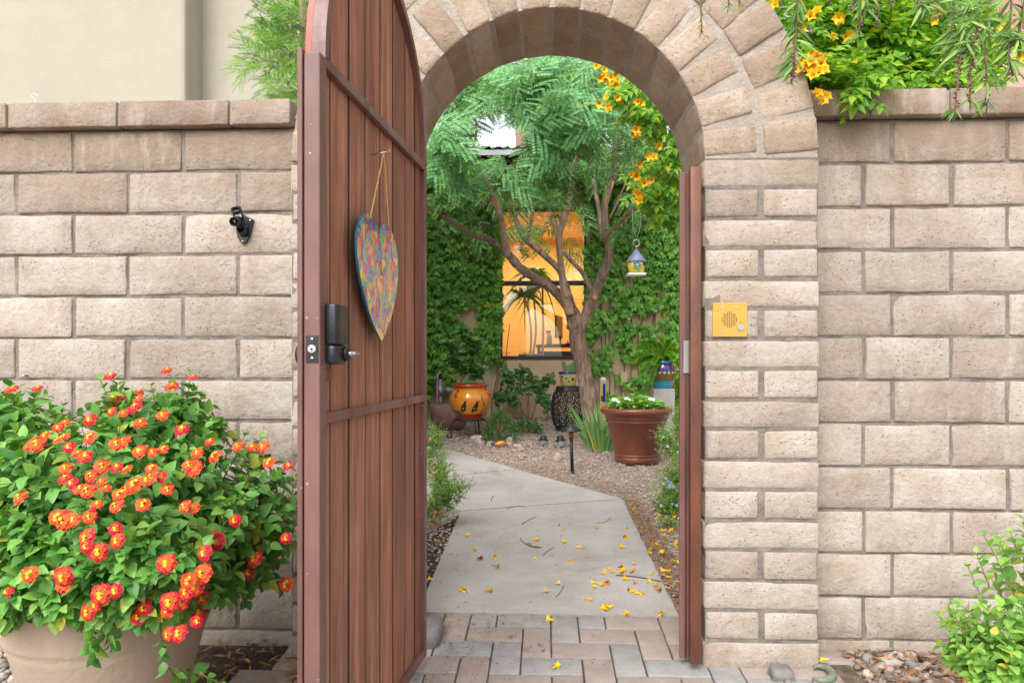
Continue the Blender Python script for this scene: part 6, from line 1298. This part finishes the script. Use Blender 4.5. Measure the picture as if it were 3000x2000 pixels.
# ------------------------------------------------------------------ in the lit room
yi = YH + .45; zsill = U(1500, 1045, yi).z
DR = thing('dracaena', 'indoor dracaena with drooping strap leaves seen through the window', 'houseplant', U(1553, 1050, yi)); Ms = []
for L in (((1553, 1050), (1556, 980), (1550, 920), (1535, 865)), ((1560, 1050), (1570, 970), (1565, 880), (1562, 805)), ((1590, 1050), (1592, 960), (1590, 900), (1590, 838))):
    P = smoothline([U(a, b, yi) for a, b in L], [1] * 4, 4)[0]; V_, F_ = tube(P, .014, 7); obj('stem', V_, F_, M['bark_smooth'], DR); e = P[-1]
    for k in range(56):
        a = rnd.uniform(0, 6.3); d = Vector((math.cos(a), math.sin(a) * .4, rnd.uniform(-.2, 1.2))).normalized(); LL = rnd.uniform(.30, .50); V2 = []; sd_ = d.cross(Vector((0, 1, 0))).normalized() * .012
        for i in range(7): u_ = i / 6; c = e + d * LL * u_ - Vector((0, 0, .42 * u_ ** 2.2)) * (LL / .35) * .8; w_ = 1 - u_ ** 3; V2 += [c - sd_ * w_, c + sd_ * w_]
        obj('leaf', V2, [(2 * i, 2 * i + 1, 2 * i + 3, 2 * i + 2) for i in range(6)], M['leaf_dark'], DR)
tbl = thing('desk', 'black desk inside the lit room behind the window', 'desk', U(1640, 1045, yi + .3)); c = U(1640, 1014, yi + .3)
for (cc, hh_) in (((c.x + .1, yi + .35, c.z), (.42, .28, .018)), ((c.x + .1, yi + .2, c.z - .11), (.40, .01, .04)), ((c.x - .28, yi + .5, c.z - .36), (.02, .02, .34)), ((c.x + .48, yi + .5, c.z - .36), (.02, .02, .34)), ((c.x - .28, yi + .12, c.z - .36), (.02, .02, .34)), ((c.x + .48, yi + .12, c.z - .36), (.02, .02, .34))): MB().box(cc, hh_).obj('top' if hh_[0] > .41 else ('drawer' if hh_[0] > .1 else 'leg'), M['matte_black'], tbl)
dz = c.z + .018
cm = U(1637, 965, yi + .3); t = thing('monitor', 'dark computer monitor turned sideways on the desk in the window', 'monitor', (cm.x, yi + .3, dz)); q = Matrix.Rotation(R(78), 3, 'Z'); MB().box((cm.x, yi + .32, dz + .24), (.22, .012, .15), rot=q, bev=.004).obj('screen', M['matte_black'], t); MB().box((cm.x + .02, yi + .32, dz + .06), (.012, .02, .06)).obj('stand', M['matte_black'], t); MB().box((cm.x + .02, yi + .32, dz + .006), (.10, .08, .006)).obj('foot', M['matte_black'], t)
cm = U(1609, 1000, yi + .2); t = thing('spray_bottle', 'clear spray bottle with black trigger on the desk', 'spray bottle', (cm.x, yi + .2, dz)); lobj('bottle', [(0, 0), (.036, 0), (.038, .02), (.036, .11), (.016, .14), (.014, .16), (0, .16)], (cm.x, yi + .2, dz), simple('amber_plastic', (.5, .36, .12), .2), t, 16); MB().box((cm.x - .012, yi + .2, dz + .175), (.035, .012, .014)).box((cm.x - .03, yi + .2, dz + .15), (.006, .008, .02)).obj('trigger', M['matte_black'], t)
cm = U(1670, 1005, yi + .2); t = thing('red_desk_toy', 'small red wire ornament on the desk at the window edge', 'ornament', (cm.x, yi + .2, dz)); MB().box((cm.x, yi + .2, dz + .01), (.06, .04, .01), bev=.004).obj('base', M['matte_black'], t)
P = [(cm.x - .04 + .08 * i / 11, yi + .2, dz + .03 + .03 * math.sin(i * 1.9)) for i in range(12)]; V_, F_ = tube(P, .005, 6); obj('wire', V_, F_, M['glaze_r'], t)
cm = U(1555, 1040, YH + .34); t = thing('tray', 'shallow painted tray on the inner window sill', 'tray', cm); MB().box((cm.x, YH + .36, cm.z - .02), (.16, .07, .03), bev=.01).obj('tray', M['glaze_b'], t); MB().box((cm.x, YH + .36, cm.z + .012), (.15, .06, .004)).obj('rim', M['white'], t)
MB().box(((wx0 + wx1) / 2, YH + .36, wz0 - .03), ((wx1 - wx0) / 2 + .1, .13, .02)).obj('window_sill', M['room'], H)
c = U(1536, 742, YH + .068); t = thing('bird_sticker', 'small green and black bird sticker on the upper window pane', 'sticker', c); kx = 1 / ppm(YH)
def bpoly(L): return [(c.x + a * kx, c.z - b * kx) for a, b in L]
for L, m, nm in (([(-14, -6), (-9, -12), (-3, -9), (6, 0), (12, 6), (18, 13), (14, 13), (6, 8), (-2, 9), (-9, 4)], 'glaze_lemon', 'body'), ([(-15, -8), (-10, -14), (-5, -12), (-7, -6), (-12, -5)], 'glaze_k', 'head'), ([(0, -4), (8, 2), (18, 13), (12, 10), (3, 4)], 'glaze_k', 'wing'), ([(-8, 10), (-2, 9), (0, 14), (-10, 15)], 'glaze_g', 'leaf')):
    V_, F_ = prism(bpoly(L)[::-1], YH + (.068 if nm == 'body' else .066), YH + .072); obj(nm, V_, F_, M[m], t, smooth=False)

# ------------------------------------------------------------------ fallen flowers and twigs
def C5(x, y): return 1230 + x / 2.751, 1280 + y / 2.751
ONP = [(375, 805), (447, 920), (492, 985), (600, 975), (608, 1052), (930, 840), (935, 988), (1118, 715), (1158, 752), (1160, 858), (1280, 898), (1213, 1003), (1430, 738), (1665, 740), (1650, 815), (1640, 895), (1715, 1028), (1530, 1065), (1475, 1105), (1545, 1095), (1612, 1065), (1625, 1100), (1705, 1098), (1865, 1108), (1670, 1155), (1740, 1180), (1840, 1178), (1410, 1185), (1510, 1185), (1410, 1220), (1465, 1205), (1895, 1210), (1915, 1245), (1700, 1240), (1750, 1265), (1795, 1265), (1725, 1255), (355, 1240), (548, 1252), (1110, 1187), (1005, 1258), (1355, 1322), (1495, 1400), (1530, 1385), (1665, 1440), (1960, 1435)]
ONG = [(150, 838), (88, 1155), (1450, 365), (1905, 655), (1940, 640), (1790, 745), (1960, 800), (2027, 770), (1965, 765), (1850, 865), (1930, 885), (2070, 870), (2060, 890), (1955, 945), (1860, 928), (2040, 1005), (1995, 1080), (1970, 1090), (2080, 1180), (2010, 1135), (2080, 935), (2050, 640), (1730, 582), (2085, 1030)]
TRP2 = TRUMP.copy(); TRP2.materials.clear(); TRP2.materials.append(M['petal_y'])
def zone(px, py):
    a = 'left' if px < 1500 else ('middle' if px < 1740 else 'right'); b = 'far' if py < 1600 else ('central' if py < 1690 else 'near'); return b + ' ' + a
TRP3 = TRUMP.copy(); TRP3.materials.clear(); TRP3.materials.append(M['petal_wilt'])
def fallen(px, py, h, label, grp):
    g = G(px, py, h); a = rnd.uniform(0, 6.3); s = .037 * rnd.uniform(.6, 1.1); d = Vector((math.cos(a), math.sin(a), rnd.uniform(-.25, .1))); o = bpy.data.objects.new('fallen_flower', TRP3 if rnd.random() < .18 else TRP2); COL.objects.link(o); m = TRS(g + Vector((0, 0, s * .28)) - d * s * .5, d, (0, 0, 1), s, rnd.uniform(0, 3)); m = m @ Matrix.Diagonal((rnd.uniform(.8, 1.1), 1, rnd.uniform(.4, .7), 1)); o.matrix_basis = m; tag(o, label, 'fallen flower', grp)
for p in ONP: q_ = C5(*p); fallen(*q_, .006, 'yellow trumpet flower fallen on the %s part of the first concrete slab' % zone(*q_), 'fallen yellow flowers on the path')
for p in ONG: q_ = C5(*p); fallen(*q_, .010, 'yellow trumpet flower fallen on the %s gravel beside the path' % zone(*q_), 'fallen yellow flowers on the gravel')
fallen(1614, 1822, .004, 'yellow flower bud lying on the front pavers below the path edge', 'fallen yellow flowers on the pavers') ; fallen(1626, 1960, .004, 'wilted yellow flower lying lowest on the herringbone pavers', 'fallen yellow flowers on the pavers'); fallen(2413, 1937, .02, 'yellow flower lying at the outer foot of the right pillar', 'fallen yellow flowers by the wall')
for i, (L, r, lab) in enumerate((([(1580, 1110), (1700, 1118), (1820, 1135), (1940, 1160)], .0028, 'long dark twig lying across the right edge of the path'), ([(810, 812), (840, 850), (900, 880), (960, 890)], .0020, 'green forked twig with leaflets in the middle of the path'), ([(990, 950), (1040, 910), (1075, 885)], .0014, 'short grey twig right of the forked twig'), ([(820, 700), (880, 665), (935, 640)], .0018, 'bent pale twig near the joint of the path'), ([(1425, 690), (1500, 680), (1540, 640)], .0012, 'thin curved twig near the right side of the path joint'), ([(580, 520), (575, 495), (595, 470)], .0018, 'short twig on the slab beyond the joint'), ([(700, 575), (780, 555), (860, 560)], .0018, 'twig lying along the path joint'), ([(1160, 1190), (1130, 1250), (1095, 1285)], .0013, 'thin brown stem near the front of the path'))):
    pts = smoothline([G(*C5(*p), .010) for p in L], [1] * len(L), 5)[0]; V_, F_ = tube(pts, r, 5); o = obj('twig', V_, F_, M['twig']); tag(o, lab, 'twig', 'twigs on the path')
    if i == 1:
        mb = MB()
        for k in range(9): p = pts[6 + k]; d = Vector((rnd.uniform(.3, 1), rnd.uniform(-.8, .8), 0)); mb.tube([p, p + d.normalized() * .03], .0018, 4)
        mb.obj('leaflets', M['leaf_dark'], o)
specks = [p for p in [(npr.uniform(-1, 1.3), npr.uniform(2.6, 5.2)) for _ in range(900)] if inpoly(p[0], p[1], s1) or inpoly(p[0], p[1], s2)][:260]
Ms_ = []
for (x, y) in specks: m = np.eye(4); e = Euler((0, 0, npr.uniform(0, 6.3))).to_matrix(); s = npr.uniform(.003, .009); m[:3, :3] = np.array(e) * s; m[:3, 3] = (x, y, gz(y) + .008); Ms_.append(m)
V_, F_ = scatter([(0, -1, 0), (.35, 0, .2), (0, 1, 0), (-.35, 0, .2)], np.array([(0, 1, 2, 3)]), Ms_); obj('path_debris', V_, F_, M['litter'], kind='stuff', smooth=False)
Ms_ = []
for k in range(520):
    x, y = npr.normal(-.28, .12) if k < 330 else npr.uniform(-.4, .6), npr.uniform(1.9, y0); m = np.eye(4); e = Euler((0, 0, npr.uniform(0, 6.3))).to_matrix(); s = npr.uniform(.0015, .005); m[:3, :3] = np.array(e) * s; m[:3, 3] = (x, y, gz(y) + .0085); Ms_.append(m)
V_, F_ = scatter([(0, -1, 0), (.5, 0, .3), (0, 1, 0), (-.5, 0, .3)], np.array([(0, 1, 2, 3)]), Ms_); obj('paver_debris', V_, F_, M['dirt'], kind='stuff', smooth=False)
